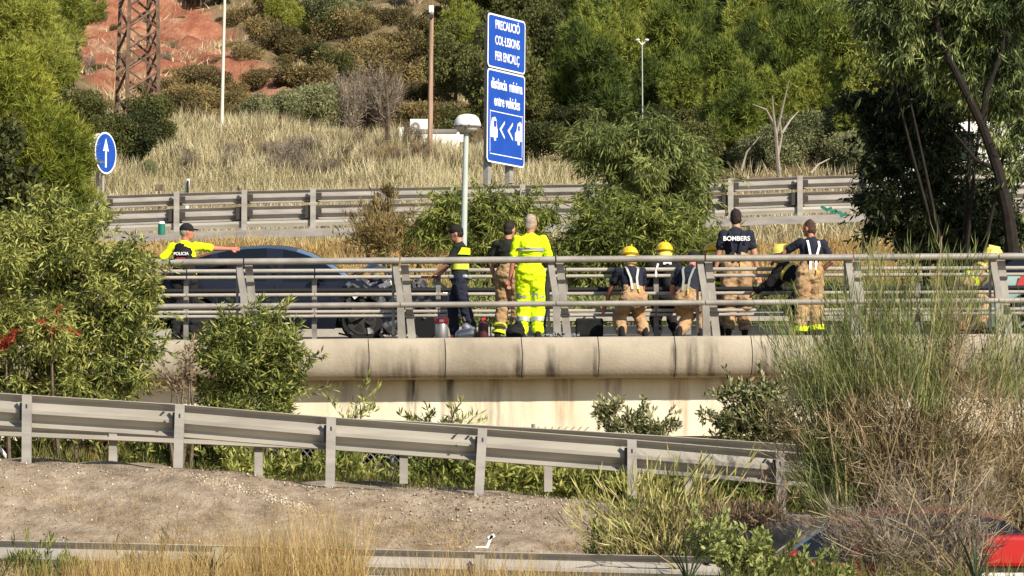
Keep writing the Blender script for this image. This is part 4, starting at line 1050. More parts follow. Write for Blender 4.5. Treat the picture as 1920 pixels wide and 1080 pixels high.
# wrecked second car's dark front by the post
# red car and dark car at bottom right, on the low road
st2 = [(-2.0, .60, None), (-1.96, .95, None), (-1.8, 1.0, 1.02), (-1.3, .98, 1.36), (-.8, .96, 1.45), (0, .95, 1.47), (.4, .94, 1.40), (1.0, .96, .99), (1.1, .95, None), (1.6, .86, None), (1.9, .70, None), (1.98, .5, None)]
crumple_p = [0.0, -1.0]
dc, _, _ = car('red_car', 'deep red car with bluish rear glass half hidden behind the big brown shrub', 4, st2, [-1.25, 1.22], M['carblue'], M['glass'])
dc.location = (at(1790, 1000, 36.6)[0], 36.6, -1.94)
MB().box((-1.22, -.885, .80), (.30, .04, .24)).build('tail_lamp', M['tail'], dc)
vx = at(2140, 1000, 34.4)[0]; vn = thing('red_van', 'bright red and white van cut by the lower right corner behind the shrubs', 'van', (vx, 35.2, -1.94))
def vpart(pts, y0, y1, nm, m_, bv=0): plate((vx, 35.2, -1.94), pts, y0, y1).build(nm, m_, vn, bevel=bv)
vpart([(-1.50, .97), (-1.49, 1.20), (-1.44, 1.27), (1.9, 1.25), (1.9, .97)], -.85, .85, 'upper_body', M['carred'], .05)
vpart([(-1.52, .30), (-1.52, .93), (1.9, .93), (1.9, .30)], -.87, .87, 'lower_body', M['dirtywhite'], .04)
vpart([(-1.51, .932), (-1.51, .968), (1.9, .968), (1.9, .932)], -.86, .86, 'trim_strip', M['dark'])
for wx in (-1.1, 1.1): w_ = MB().cyl((vx+wx, 34.30, -1.62), (vx+wx, 34.52, -1.62), .32, n=20).build('wheel', M['dark'], vn, smooth=True); MB().cyl((vx+wx, 34.285, -1.62), (vx+wx, 34.298, -1.62), .18, n=14).build('rim', M['chrome'], w_)
# vehicle with red and white chevrons at right end of the bridge
crumple_p = [0.0, -1.0]
pc, _, _ = car('patrol_car', 'grey teal vehicle with red and white chevrons at the right end of the bridge', 4, st2, [-1.25, 1.22], M['teal'], M['glass'])
for k in range(9):
    MB().add([(-1.9+k*.42, -.905, .78), (-1.9+k*.42+.22, -.905, .78), (-1.9+k*.42+.32, -.905, 1.0), (-1.9+k*.42+.10, -.905, 1.0)], [(0, 1, 2, 3)]).build('chevron', M['redwhite'] if k % 2 else M['white'], pc)
px_ = at(2080, 560, 55)[0]; pc.location = (px_+.15, 56.6, dz(55.8)+bz(px_)-.1)

# ------------------------------------------------------------------ people
def capsule(mb, p0, p1, r0, r1, n=12, side=None, flat=1.0):
    """tapered capsule; flat scales the section along the axis normal to `side`"""
    p0, p1 = Vector(p0), Vector(p1); d = p1-p0
    L_ = d.length; d = d.normalized() if L_ > 1e-6 else Vector((0, 0, 1))
    if side is None: a = d.orthogonal().normalized()
    else: a = (Vector(side)-d*Vector(side).dot(d)).normalized()
    b = d.cross(a); rings = []
    for k in range(4): 
        an = math.pi/2*(k/4); rings.append((-math.cos(an)*r0, math.sin(an)*r0*1.0, 0))
    pr = [(p0-d*r0*math.cos(math.pi/2*k/4), r0*math.sin(math.pi/2*k/4)) for k in range(4)]+[(p0, r0), (p0.lerp(p1, .5), (r0+r1)/2), (p1, r1)]+[(p1+d*r1*math.sin(math.pi/2*k/4), r1*math.cos(math.pi/2*k/4)) for k in range(1, 5)]
    vs = []
    for c, r in pr:
        r = max(r, .0008)
        for k in range(n):
            t = 2*math.pi*k/n; vs.append(c+a*math.cos(t)*r+b*math.sin(t)*r*flat)
    m_ = len(pr)
    fs = [(i*n+k, i*n+(k+1) % n, (i+1)*n+(k+1) % n, (i+1)*n+k) for i in range(m_-1) for k in range(n)]+[tuple(range(n))[::-1], tuple(range((m_-1)*n, m_*n))]
    mb.add(vs, fs)
def remesh(mb, name, m_, parent, vox=.011, smooth_it=4, wrinkle=0.):
    me = bpy.data.meshes.new('tmp'); me.from_pydata(mb.v, [], mb.f); o = bpy.data.objects.new('tmp', me); COL.objects.link(o)
    r = o.modifiers.new('r', 'REMESH'); r.mode = 'VOXEL'; r.voxel_size = vox; r.use_smooth_shade = True
    s_ = o.modifiers.new('s', 'SMOOTH'); s_.factor = .5; s_.iterations = smooth_it
    dg = bpy.context.evaluated_depsgraph_get(); dg.update()
    out = bpy.data.meshes.new_from_object(o.evaluated_get(dg)); bpy.data.objects.remove(o)
    if wrinkle:
        out.update(); nv = len(out.vertices); co = np.empty(nv*3, np.float32); no = np.empty(nv*3, np.float32)
        out.vertices.foreach_get('co', co); out.vertices.foreach_get('normal', no); co = co.reshape(-1, 3); no = no.reshape(-1, 3)
        sd = random.random()*50
        d = np.array([mn.noise(Vector((c[0]*9+sd, c[1]*9, c[2]*16)))+.6*mn.noise(Vector((c[0]*22, c[1]*22+sd, c[2]*34))) for c in co])*wrinkle
        co = co+no*d[:, None]; out.vertices.foreach_set('co', co.ravel())
    out.name = name; out.materials.clear(); out.materials.append(m_)
    out.polygons.foreach_set('use_smooth', np.ones(len(out.polygons), bool)); out.update()
    return link_mesh(name, out, parent)
def ik(a, b, l1, l2, hint):
    a, b = Vector(a), Vector(b); d = b-a; L_ = min(d.length, (l1+l2)*.999); dn = d.normalized()
    x = (l1*l1-l2*l2+L_*L_)/(2*L_); h = math.sqrt(max(0, l1*l1-x*x))
    hv = Vector(hint); hv = (hv-dn*hv.dot(dn)).normalized()
    return a+dn*x+hv*h, a+dn*L_
def person(label, px, Y, rz=0., h=1.75, pelvis=(0, 0, .94), lean=0., roll=0., twist=0., head=(0, 0, 0), wr=((.27, .05, .86), (-.27, .05, .86)),
           eh=((1, -.6, 0), (-1, -.6, 0)), feet=((.11, 0, .08), (-.11, 0, .08)), kh=(0, 1, 0), shirt='navy', sleeve=.55, pants='tan', pr=1.0,
           shoes='black', hair='hairdark', cap=None, helmet=None, skin='skin', vest=None, bands=(), tbands=(), extras=None, loose=.016, zadd=0., group=None, longsleeve=False):
    """facing +Y (away from the camera); +x is the person's right"""
    t = thing('person', label, 'person', group=group)
    Pv = Vector(pelvis)
    Rt = Matrix.Rotation(R(twist), 3, 'Z') @ Matrix.Rotation(R(roll), 3, 'Y') @ Matrix.Rotation(R(-lean), 3, 'X')
    T = lambda x, y, z: Pv+Rt @ Vector((x, y, z))
    # --- a positive lean tips the torso forward (+Y)
    nb_ = T(0, .0, .50); shl = [T(s_*.175, -.005, .445) for s_ in (1, -1)]
    Rh = Rt @ Matrix.Rotation(R(head[2]), 3, 'Z') @ Matrix.Rotation(R(head[1]), 3, 'Y') @ Matrix.Rotation(R(-head[0]), 3, 'X')
    hc_ = nb_+Rh @ Vector((0, .025, .165))
    Hd = lambda x, y, z: hc_+Rh @ Vector((x, y, z))
    arms = []
    for i in (0, 1):
        e, w_ = ik(shl[i], Vector(wr[i]), .285, .255, Rt @ Vector(eh[i])); arms.append((shl[i], e, w_))
    legs = []
    for i, s_ in enumerate((1, -1)):
        hp = Pv+Rt @ Vector((s_*.09, 0, -.02)); k, a = ik(hp, Vector(feet[i]), .43, .43, Vector(kh)); legs.append((hp, k, a))
    side = Rt @ Vector((1, 0, 0))
    # --- body: one continuous surface
    b = MB()
    capsule(b, T(-.06, 0, 0), T(.06, 0, 0), .115, .115, side=Rt @ Vector((0, 0, 1)))
    capsule(b, T(0, 0, .05), T(0, .0, .20), .135, .125, side=side, flat=.72); capsule(b, T(0, 0, .20), T(0, 0, .36), .135, .155, side=side, flat=.70)
    capsule(b, T(-.12, 0, .42), T(.12, 0, .42), .062, .062); capsule(b, T(0, 0, .44), Hd(0, -.02, -.06), .058, .052)
    b.ell(Hd(0, 0, .0), (.075, .098, .115), 16, 12, Rh); b.ell(Hd(0, .035, -.06), (.055, .065, .06), 12, 8, Rh)
    capsule(b, Hd(0, .090, .0), Hd(0, .112, -.025), .010, .014, 8); b.ell(Hd(0, .088, -.060), (.024, .012, .008), 8, 6, Rh)
    for s_ in (1, -1): b.ell(Hd(s_*.077, -.005, -.01), (.012, .022, .034), 8, 6, Rh)
    for i, (s0, e, w_) in enumerate(arms):
        capsule(b, s0, e, .052, .040); capsule(b, e, w_, .040, .027)
        d = (w_-e).normalized(); 
        sd = d.cross(Vector((0, 1, 0)) if abs(d.y) < .8 else Vector((0, 0, 1))).normalized(); nn = d.cross(sd)
        pc_ = w_+d*.05; capsule(b, w_+d*.015, w_+d*.075, .028, .034, side=sd, flat=.5)
        for q, (o_, ll) in enumerate(((-.027, .060), (-.009, .072), (.009, .068), (.027, .052))):
            a0 = w_+d*.085+sd*o_; a1 = a0+d*ll*.5+nn*.006; a2 = a1+(d*.7+nn*.7).normalized()*ll*.5
            capsule(b, a0, a1, .0095, .009, 8); capsule(b, a1, a2, .009, .008, 8)
        th = w_+d*.03-sd*.025; capsule(b, th, th+(d*.7-sd*.7+nn*.3).normalized()*.035, .011, .010, 8); capsule(b, th+(d*.7-sd*.7+nn*.3).normalized()*.035, th+(d*.9-sd*.35+nn*.4).normalized()*.065, .010, .009, 8)
    for i, (hp, k, a) in enumerate(legs):
        capsule(b, hp, k, .085, .055); capsule(b, k, a, .055, .038)
        capsule(b, a, a+Vector((0, .10, -.035)), .035, .028)
    remesh(b, 'body', M[skin], t, .0105, 2)
    m = MB()
    for s_ in (1, -1): m.ell(Hd(s_*.030, .086, .012), (.011, .008, .007), 8, 6, Rh)
    m.build('eyes', M['hairdark'], t)
    # --- hair / cap / helmet
    if cap:
        c_ = MB(); c_.ell(Hd(0, -.008, .035), (.086, .106, .095), 18, 10, Rh, z0=-.25); c_.build('cap', M[cap], t, smooth=True)
        v = MB(); v.ell(Hd(0, .115, .045), (.065, .06, .010), 14, 6, Rh); v.build('cap_peak', M[cap], t, smooth=True)
        hm = MB(); hm.ell(Hd(0, -.022, -.005), (.079, .088, .085), 14, 10, Rh); hm.build('hair', M[hair], t, smooth=True)
    else:
        hm = MB(); hm.ell(Hd(0, -.022, .032), (.080, .092, .098), 16, 12, Rh); hm.ell(Hd(0, -.040, -.035), (.072, .066, .072), 12, 8, Rh); remesh(hm, 'hair', M[hair], t, .010, 2, .010)
    if helmet:
        hh = MB(); hh.ell(Hd(0, -.005, .045), (.125, .150, .125), 24, 12, Rh, z0=-.15); ho = hh.build('helmet', M[helmet], t, smooth=True)
        MB().ell(Hd(0, -.005, .03), (.142, .172, .022), 24, 6, Rh).build('helmet_rim', M[helmet], ho, smooth=True)
        ng = MB(); ng.ell(Hd(0, -.06, -.045), (.108, .085, .085), 16, 8, Rh, z0=-.9, z1=.7); ng.build('neck_flap', M['hvd' if helmet == 'helmetp' else 'helmetp'], ho, smooth=True)
        mk_ = MB()
        for a_ in (-.6, 0.1, .7): mk_.box(Hd(.11*math.sin(a_), -.005-.135*math.cos(a_), .085), (.03, .012, .012), Rh)
        mk_.build('helmet_fitting', M['bolt'], ho)
        MB().box(Hd(0, -.005, .16), (.02, .20, .03), Rh).build('helmet_ridge', M[helmet], ho, bevel=.008)
    # --- clothing
    s = MB(); L1 = loose
    capsule(s, T(-.055, 0, .03), T(.055, 0, .03), .115+L1, .115+L1, side=Rt @ Vector((0, 0, 1)), flat=.95)
    capsule(s, T(0, 0, .06), T(0, 0, .20), .142+L1, .135+L1, side=side, flat=.76); capsule(s, T(0, 0, .20), T(0, 0, .36), .142+L1, .158+L1, side=side, flat=.72)
    capsule(s, T(-.125, 0, .42), T(.125, 0, .42), .064+L1*.6, .064+L1*.6); capsule(s, T(0, 0, .43), T(0, .0, .50), .07, .056)
    for s0, e, w_ in arms:
        q = s0.lerp(e, sleeve/.8 if sleeve <= .8 else 1); capsule(s, s0, q if not longsleeve else e, .057+L1*.6, .052+L1*.6)
        if longsleeve: capsule(s, e, e.lerp(w_, .9), .048+L1*.4, .038+L1*.4)
    remesh(s, 'shirt', M[shirt], t, .013, 5, .012)
    p = MB(); L2 = .018*pr
    capsule(p, T(-.055, 0, 0), T(.055, 0, 0), .12+L2, .12+L2, side=Rt @ Vector((0, 0, 1)), flat=.95)
    capsule(p, T(0, 0, .0), T(0, 0, .09), .145+L2, .138+L2, side=side, flat=.80)
    for hp, k, a in legs:
        capsule(p, hp, k, .092+L2, .066+L2*1.3); capsule(p, k, k.lerp(a, .80), .066+L2*1.3, .054+L2*1.1)
    remesh(p, 'trousers', M[pants], t, .014, 5, .020)
    for hp, k, a in legs:
        sh = MB(); capsule(sh, a+Vector((0, -.03, -.01)), a+Vector((0, .0, .07)), .048, .046); capsule(sh, a+Vector((0, -.04, -.045)), a+Vector((0, .15, -.05)), .040, .042, flat=.9)
        remesh(sh, 'boot', M[shoes], t, .012, 3)
    if vest:
        v = MB(); L3 = L1+.012
        capsule(v, T(0, 0, .04), T(0, 0, .20), .152+L3, .135+L3, side=side, flat=.80); capsule(v, T(0, 0, .20), T(0, 0, .35), .135+L3, .145+L3, side=side, flat=.80)
        capsule(v, T(-.075, 0, .42), T(.075, 0, .42), .070+L3*.5, .070+L3*.5)
        remesh(v, 'vest', M[vest], t, .013, 4, .006)
    for (tt, dt, mm) in tbands:      # torso bands
        m = MB(); z0_, z1_ = tt, tt+dt
        def ring(z): 
            r_ = np.interp(z, [.0, .06, .20, .36, .42], [.140, .150, .146, .174, .168])+L1+.012
            return [T(r_*math.cos(2*math.pi*k/20)*1.02, r_*.775*math.sin(2*math.pi*k/20), z) for k in range(20)]
        a_, b_ = ring(z0_), ring(z1_); m.add(a_+b_, [(i, (i+1) % 20, 20+(i+1) % 20, 20+i) for i in range(20)]); m.build('reflective_band', M[mm], t, smooth=True)
    for (t0, t1, mm) in bands:
        for hp, k, a in legs:
            m = MB(); q0, q1 = (k.lerp(a, t0), k.lerp(a, t1)) if t0 >= 0 else (hp.lerp(k, 1+t0), hp.lerp(k, 1+t1))
            r_ = .062+L2*1.3+.010; m.cyl(q0, q1, r_, r_-.003, 16, cap=False); m.build('reflective_band', M[mm], t, smooth=True)
    t['_k'] = 0; del t['_k']
    if extras: extras(t, T, Rt, Hd, arms, legs)
    sc_ = h/1.75; x = at(px, 600, Y)[0]
    t.scale = (sc_,)*3; t.rotation_euler = (0, 0, R(rz)); t.location = (x, Y, dz(Y)+bz(x)+.0+zadd)
    return t
def ribbon(t, pts, w_, m_, name='brace_strap', Rt=None):
    m = MB()
    for i in range(len(pts)-1):
        a, b = Vector(pts[i]), Vector(pts[i+1]); d = (b-a).normalized(); sd = (Rt @ Vector((0, 1, 0))).cross(d).normalized(); nn = Vector((0, -.006, 0))
        m.add([a-sd*w_/2, a+sd*w_/2, b+sd*w_/2, b-sd*w_/2, a-sd*w_/2+nn, a+sd*w_/2+nn, b+sd*w_/2+nn, b-sd*w_/2+nn], [(4, 5, 6, 7), (0, 1, 5, 4), (1, 2, 6, 5), (2, 3, 7, 6), (3, 0, 4, 7)])
    m.build(name, m_, t)
def braces(mm, low=-.01, tex=None):
    def f(t, T, Rt, Hd, arms, legs):
        yb = -.138
        for s_ in (1, -1): ribbon(t, [T(s_*.085, -.075, .475), T(s_*.082, yb, .40), T(s_*.045, yb-.004, .24), T(s_*.04, yb-.006, .05)], .032, M[mm], Rt=Rt)
        # high waist back of turnout trousers
        m = MB(); m.add([T(-.15, -.117, .02), T(.15, -.117, .02), T(.03, -.148, .15), T(-.03, -.148, .15), T(-.15, -.09, .02), T(.15, -.09, .02), T(.03, -.10, .15), T(-.03, -.10, .15)], [(0, 1, 2, 3), (4, 7, 6, 5), (0, 4, 5, 1), (1, 5, 6, 2), (2, 6, 7, 3), (3, 7, 4, 0)]); m.build('back_bib', M['tan'], t)
        MB().box(T(.055, -.165, .02), (.016, .012, .07), Rt).build('yellow_tab', M['helmet'], t)
        if tex: put_text(tex, .085, T(0, -.158, .37), t, M['whitefilm'], 1.0, .002, Rt)
    return f
# policeman pointing, by the car
def pol1(t, T, Rt, Hd, arms, legs):
    put_text('POLICIA', .062, T(0, -.158, .33), t, M['whitefilm'], 1.0, .0015, Rt); MB().box(T(0, -.162, .27), (.13, .004, .012), Rt).build('red_line', M['redpaint'], t)
    m = MB(); m.lathe(T(0, 0, .02), [(.150, -.03), (.168, -.03), (.168, .03), (.150, .03)], 18); m.build('belt', M['black'], t)
    MB().box(T(-.17, 0, -.06), (.05, .10, .16), Rt).build('holster', M['black'], t)
person('policeman in black vest and cap pointing right with a stretched arm beside the dark car', 345, 54.9, rz=-12, h=1.80, head=(5, 0, -62), wr=((.62, .34, 1.36), (-.27, .10, .98)), eh=((.2, -.5, -1), (-1, -.7, 0)),
       shirt='hv', pants='black', vest='black', cap='black', hair='hairgrey', skin='skinred', sleeve=.62, extras=pol1, feet=((.13, .03, .08), (-.13, -.03, .08)))
def pol2(t, T, Rt, Hd, arms, legs):
    MB().box(arms[0][2]+Vector((.03, .12, -.02)), (.20, .26, .03)).build('clipboard', M['maroon'], t)
    MB().box(T(0, 0, .015), (.34, .30, .06), Rt).build('belt', M['silver'], t, bevel=.05)
person('policeman in cap and yellow and dark polo seen from the side holding a clipboard', 862, 52.4, rz=78, h=1.70, head=(10, 0, 4), wr=((.14, .36, .98), (-.16, .34, 1.0)), eh=((.5, -1, .2), (-.5, -1, .2)),
       shirt='blackgreen', pants='navy', cap='black', hair='hairdark', sleeve=.7, skin='skin', extras=pol2, tbands=((.34, .10, 'hv'), (.12, .10, 'hvd')), feet=((.08, .10, .08), (-.10, -.24, .09)), kh=(0, 1, 0))
# man with dark shirt behind the hi vis man
person('firefighter in black T-shirt and tan trousers standing just left behind the yellow clad man', 952, 52.6, rz=-24, h=1.76, head=(8, 0, -10), wr=((.23, .12, .93), (-.24, .10, .88)), shirt='blackgreen', pants='tan', hair='hairdark', cap=None,
       bands=((.60, .72, 'hvd'), (.84, .93, 'hv')), pr=1.3, feet=((.12, .05, .08), (-.14, -.02, .08)), sleeve=.5)
def hvx(t, T, Rt, Hd, arms, legs):
    plate(T(-.01, -.168, .37), [(-.035, -.04), (.035, -.04), (0, .05)], -.001, .002).build('back_logo', M['hvd'], t); MB().box(T(0, -.166, .285), (.19, .003, .010), Rt).build('back_print', M['hvd'], t)
person('grey haired man in full fluorescent yellow work clothes seen from behind', 994, 51.5, rz=-4, h=1.83, head=(4, 0, -16), wr=((.25, .27, .97), (-.27, .04, .855)), eh=((.35, -1, 0), (-.5, -1, 0)), shirt='hv', pants='hv', hair='hairgrey', skin='skinred', shoes='black',
       tbands=((.28, .045, 'silver'), (.165, .045, 'silver')), bands=((-.42, -.26, 'silver'), (.42, .56, 'silver')), pr=1.5, sleeve=.66, extras=hvx, feet=((.105, 0, .08), (-.105, 0, .08)))
# firefighters
gf = 'firefighters gathered on the bridge'
person('crouching firefighter in yellow helmet and tan trousers, leftmost of the helmeted group', 1187, 53.1, rz=10, h=1.78, pelvis=(0, -.05, .60), lean=30, head=(-15, 0, 10), wr=((.22, .50, .55), (-.32, .42, .50)), eh=((1, -.3, -.2), (-1, -.3, -.3)),
       feet=((.20, .12, .08), (-.18, -.06, .08)), helmet='helmet', shirt='navy', pants='tan', pr=1.6, kh=(0, 1, .2), extras=braces('silver'), skin='skinred', group=gf)
def scba(t, T, Rt, Hd, arms, legs):
    c_ = MB(); capsule(c_, T(0, -.20, .08), T(0, -.20, .36), .072, .066, 16); c_.build('air_cylinder', M['black'], t, smooth=True)
    MB().box(T(0, -.205, .40), (.12, .10, .05), Rt).build('cylinder_valve', M['steel'], t); ribbon(t, [T(-.12, -.15, .44), T(-.16, -.16, .30), T(-.15, -.16, .10)], .03, M['silver'], 'harness_strap', Rt)
person('firefighter with bright yellow helmet and black breathing gear bending forward, second in the group', 1250, 54.3, rz=6, h=1.80, pelvis=(0, 0, .62), lean=22, head=(-15, 0, 4), wr=((.25, .40, .50), (-.28, .35, .50)), helmet='helmet', shirt='black', longsleeve=True, pants='black', loose=.03,
       extras=scba, feet=((.14, .1, .08), (-.14, -.1, .08)), group=gf)
person('firefighter in dark cap and navy shirt crouched against the left of the bridge post', 1291, 53.1, rz=-20, h=1.74, pelvis=(0, -.05, .60), lean=24, head=(5, 0, 0), wr=((.22, .3, .55), (-.24, .16, .50)), eh=((1, -.4, 0), (-1, -.5, 0)), cap='black', shirt='navy', pants='tan', pr=1.5,
       feet=((.15, .15, .08), (-.12, -.05, .08)), extras=braces('silver'), skin='skinred', group=gf)
person('firefighter in golden yellow helmet partly hidden by the bridge post, black and yellow jacket', 1338, 54.8, rz=5, h=1.72, pelvis=(0, 0, .66), lean=20, head=(-10, 0, 10), wr=((.25, .40, .55), (-.25, .40, .55)), helmet='helmet', shirt='black', longsleeve=True, pants='tan', loose=.03, tbands=((.30, .05, 'helmetp'), (.1, .05, 'hv')), feet=((.14, .1, .08), (-.14, -.1, .08)), group=gf)
person('bareheaded firefighter in navy T-shirt with BOMBERS on the back standing with arms down', 1381, 54.5, rz=-2, h=1.93, pelvis=(0, 0, .96), head=(8, 0, 4), wr=((.29, .04, .88), (-.29, .04, .88)), eh=((.5, -1, 0), (-.5, -1, 0)), shirt='navy', pants='tan', pr=1.9, hair='hairdark', sleeve=.5,
       extras=braces('navy', tex='BOMBERS'), bands=((.0, .22, 'black'),), group=gf)
person('bending firefighter with pale yellow helmet between the two bareheaded ones', 1508, 53.2, rz=62, h=1.72, pelvis=(0, -.05, .74), lean=54, head=(-52, 0, 0), wr=((.16, .72, .62), (-.16, .70, .66)), eh=((.5, -.2, -1), (-.5, -.2, -1)), helmet='helmetp', shirt='black', longsleeve=True, loose=.03, pants='black',
       tbands=((.33, .05, 'helmetp'), (.08, .06, 'hv')), feet=((.14, .15, .08), (-.14, -.1, .08)), zadd=.04, group=gf)
person('short haired firefighter in navy T-shirt and pale braces looking left, rightmost standing', 1519, 52.9, rz=12, h=1.74, pelvis=(0, 0, .95), head=(10, 0, 40), roll=3, wr=((.20, .14, .98), (-.42, .34, 1.16)), eh=((1, -.8, 0), (-.8, .2, -.6)), shirt='navy', pants='tan', pr=2.0, hair='hairbrown', sleeve=.5, skin='skinred',
       zadd=.0, extras=braces('whitefilm'), bands=((.75, .92, 'hv'),), feet=((.12, .0, .08), (-.13, .08, .08)), group=gf)
person('firefighter bent low with pale yellow helmet near the right end of the railing', 1815, 54.6, rz=-70, h=1.72, pelvis=(0, -.05, .80), lean=60, head=(-50, 0, 0), wr=((.14, .55, .60), (-.16, .50, .62)), eh=((.5, -.2, -1), (-.5, -.2, -1)), helmet='helmetp', shirt='tan', longsleeve=True, loose=.03, pants='tan', pr=1.4,
       tbands=((.33, .05, 'helmetp'), (.08, .06, 'hv')), feet=((.14, .12, .08), (-.14, -.1, .08)), group=gf)

# ------------------------------------------------------------------ gear on the deck
def deckp(px, Y): x = at(px, 600, Y)[0]; return Vector((x, Y, dz(Y)+bz(x)))
p = deckp(828, 51.0); t = thing('vacuum_canister', 'upright silver canister with red lid standing at the bridge edge', 'canister', p)
MB().lathe(p, [(.085, 0), (.095, .02), (.095, .25), (.09, .27)], 20).build('drum', M['steel'], t, smooth=True); MB().lathe(p, [(.10, .272), (.104, .30), (.10, .345), (.06, .36)], 20).build('lid', M['redpaint'], t, smooth=True)
MB().box(p+Vector((0, -.1, .31)), (.06, .02, .03)).build('latch', M['white'], t)
p = deckp(876, 51.2); t = thing('gas_cylinder', 'tilted shiny silver cylinder lying between the policeman feet', 'cylinder', p)
m = MB(); capsule(m, p+Vector((-.09, 0, .10)), p+Vector((.05, 0, .13)), .085, .105, 18); capsule(m, p+Vector((-.02, .0, .22)), p+Vector((.04, 0, .15)), .06, .09, 18); m.build('tank', M['steel'], t, smooth=True); MB().cyl(p+Vector((-.03, 0, .30)), p+Vector((-.06, 0, .36)), .02, n=8).build('valve', M['bolt'], t)
p = deckp(906, 51.1); t = thing('fire_extinguisher', 'dull dark red extinguisher standing right of the silver cylinder', 'extinguisher', p)
m = MB(); capsule(m, p+Vector((0, 0, .07)), p+Vector((0, 0, .24)), .075, .072, 18); m.build('tank', M['maroon'], t, smooth=True); MB().box(p+Vector((.01, 0, .33)), (.05, .03, .04)).build('handle', M['redpaint'], t); MB().tube([p+Vector((.02, -.03, .32)), p+Vector((.10, -.03, .26)), p+Vector((.11, -.03, .08))], .010, 6).build('hose', M['dark'], t)
p = deckp(966, 51.3); t = thing('bag', 'black equipment bag on the deck by the yellow clad man', 'bag', p)
m = MB(); m.ell(p+Vector((0, 0, .12)), (.14, .12, .14)); m.ell(p+Vector((.05, 0, .2)), (.08, .08, .1)); remesh(m, 'bag_body', M['black'], t, .013, 3, .02)
bpy.data.objects[t.children[0].name].location = (-t.location[0], -t.location[1], -t.location[2])
MB().tube([p+Vector((-.08, -.06, .2)), p+Vector((-.02, -.08, .34)), p+Vector((.08, -.06, .24))], .012, 6).build('handle', M['dark'], t)
p = deckp(798, 55.2); t = thing('tyre', 'loose black tyre and car trim beside the wrecked front', 'tyre', p)
MB().lathe(p+Vector((0, 0, .2)), [(.11, -.07), (.19, -.07), (.205, 0), (.19, .07), (.11, .07), (.10, 0)], 22, Vector((.2, 1, .15))).build('tread', M['dark'], t, smooth=True)
m = MB()
for k in range(60):
    q = at(random.gauss(1052, 16), 632, 50.05); q.z = ZT+bz(q.x)+.032+random.random()*.035; m.box(q, (random.uniform(.01, .05), .02, random.uniform(.005, .02)), Matrix.Rotation(random.uniform(-1.5, 1.5), 3, 'Y'))
setp(m.build('glass_debris', M['chrome'], kind='stuff'), 'small heap of shiny broken fragments at the foot of the middle railing post', 'debris')
p = deckp(1105, 55.6); t = thing('gear_box', 'dark equipment case on the deck left of the crouching firefighter', 'case', p); MB().box(p+Vector((0, 0, .15)), (.42, .3, .28)).build('case_body', M['black'], t, bevel=.03); MB().tube([p+Vector((-.1, 0, .29)), p+Vector((0, 0, .36)), p+Vector((.1, 0, .29))], .012, 6).build('handle', M['dark'], t)
# hose hanging by yellow man
t = thing('hose', 'dark hose hanging beside the middle railing post right of the yellow clad man', 'hose', deckp(1030, 51)); q = deckp(1030, 51)
MB().tube([q+Vector((-.02, 0, 1.0)), q+Vector((-.05, -.02, .75)), q+Vector((-.02, 0, .5)), q+Vector((-.07, 0, .25)), q+Vector((-.03, 0, .02))], .018, 8).build('tube', M['dark'], t, smooth=True)

# ------------------------------------------------------------------ frame ladder and fence under the near barrier
t = thing('ladder_frame', 'pale metal trestle with short rungs behind the near barrier', 'frame', at(855, 915, 45.4))
for a, b, r_ in (((846, 850), (846, 925), .024), ((861, 850), (859, 925), .022), ((840, 856), (793, 912), .020), ((875, 856), (912, 920), .020), ((872, 890), (885, 920), .012)):
    MB().cyl(at(*a, 45.4), at(*b, 45.4), r_, n=8).build('bar', M['dirtywhite'], t)
for y_ in (872, 889, 905): MB().box(at(869, y_, 45.4), (.07, .03, .03)).build('rung', M['white'], t)
t = thing('stay_bar', 'white slanting bar end at the far left behind the near barrier', 'bar', at(5, 850, 44)); MB().cyl(at(-30, 800, 44), at(14, 860, 44), .022, n=8).build('bar', M['dirtywhite'], t)
t = thing('wire_fence', 'dark chain link wire fence behind the near barrier posts', 'fence', at(700, 905, 46.5))
m = MB(); x0, x1 = at(480, 900, 46.5)[0], at(1000, 900, 46.5)[0]; zt_, zb_ = at(600, 800, 46.5).z, at(600, 915, 46.5).z
hgt = zt_-zb_; k = x0-hgt
while k < x1:
    for s_ in (1, -1):
        a = Vector((k, 46.5, zb_ if s_ > 0 else zt_)); b = Vector((k+hgt, 46.5, zt_ if s_ > 0 else zb_)); m.cyl(a, b, .006, n=3, cap=False)
    k += .09
m.build('wire_mesh', M['galvd'], t, kind='stuff')
for px in (480, 640, 735, 1000): MB().cyl(at(px, 795, 46.52), at(px, 925, 46.52), .025, n=8).build('post', M['galvd'], t)

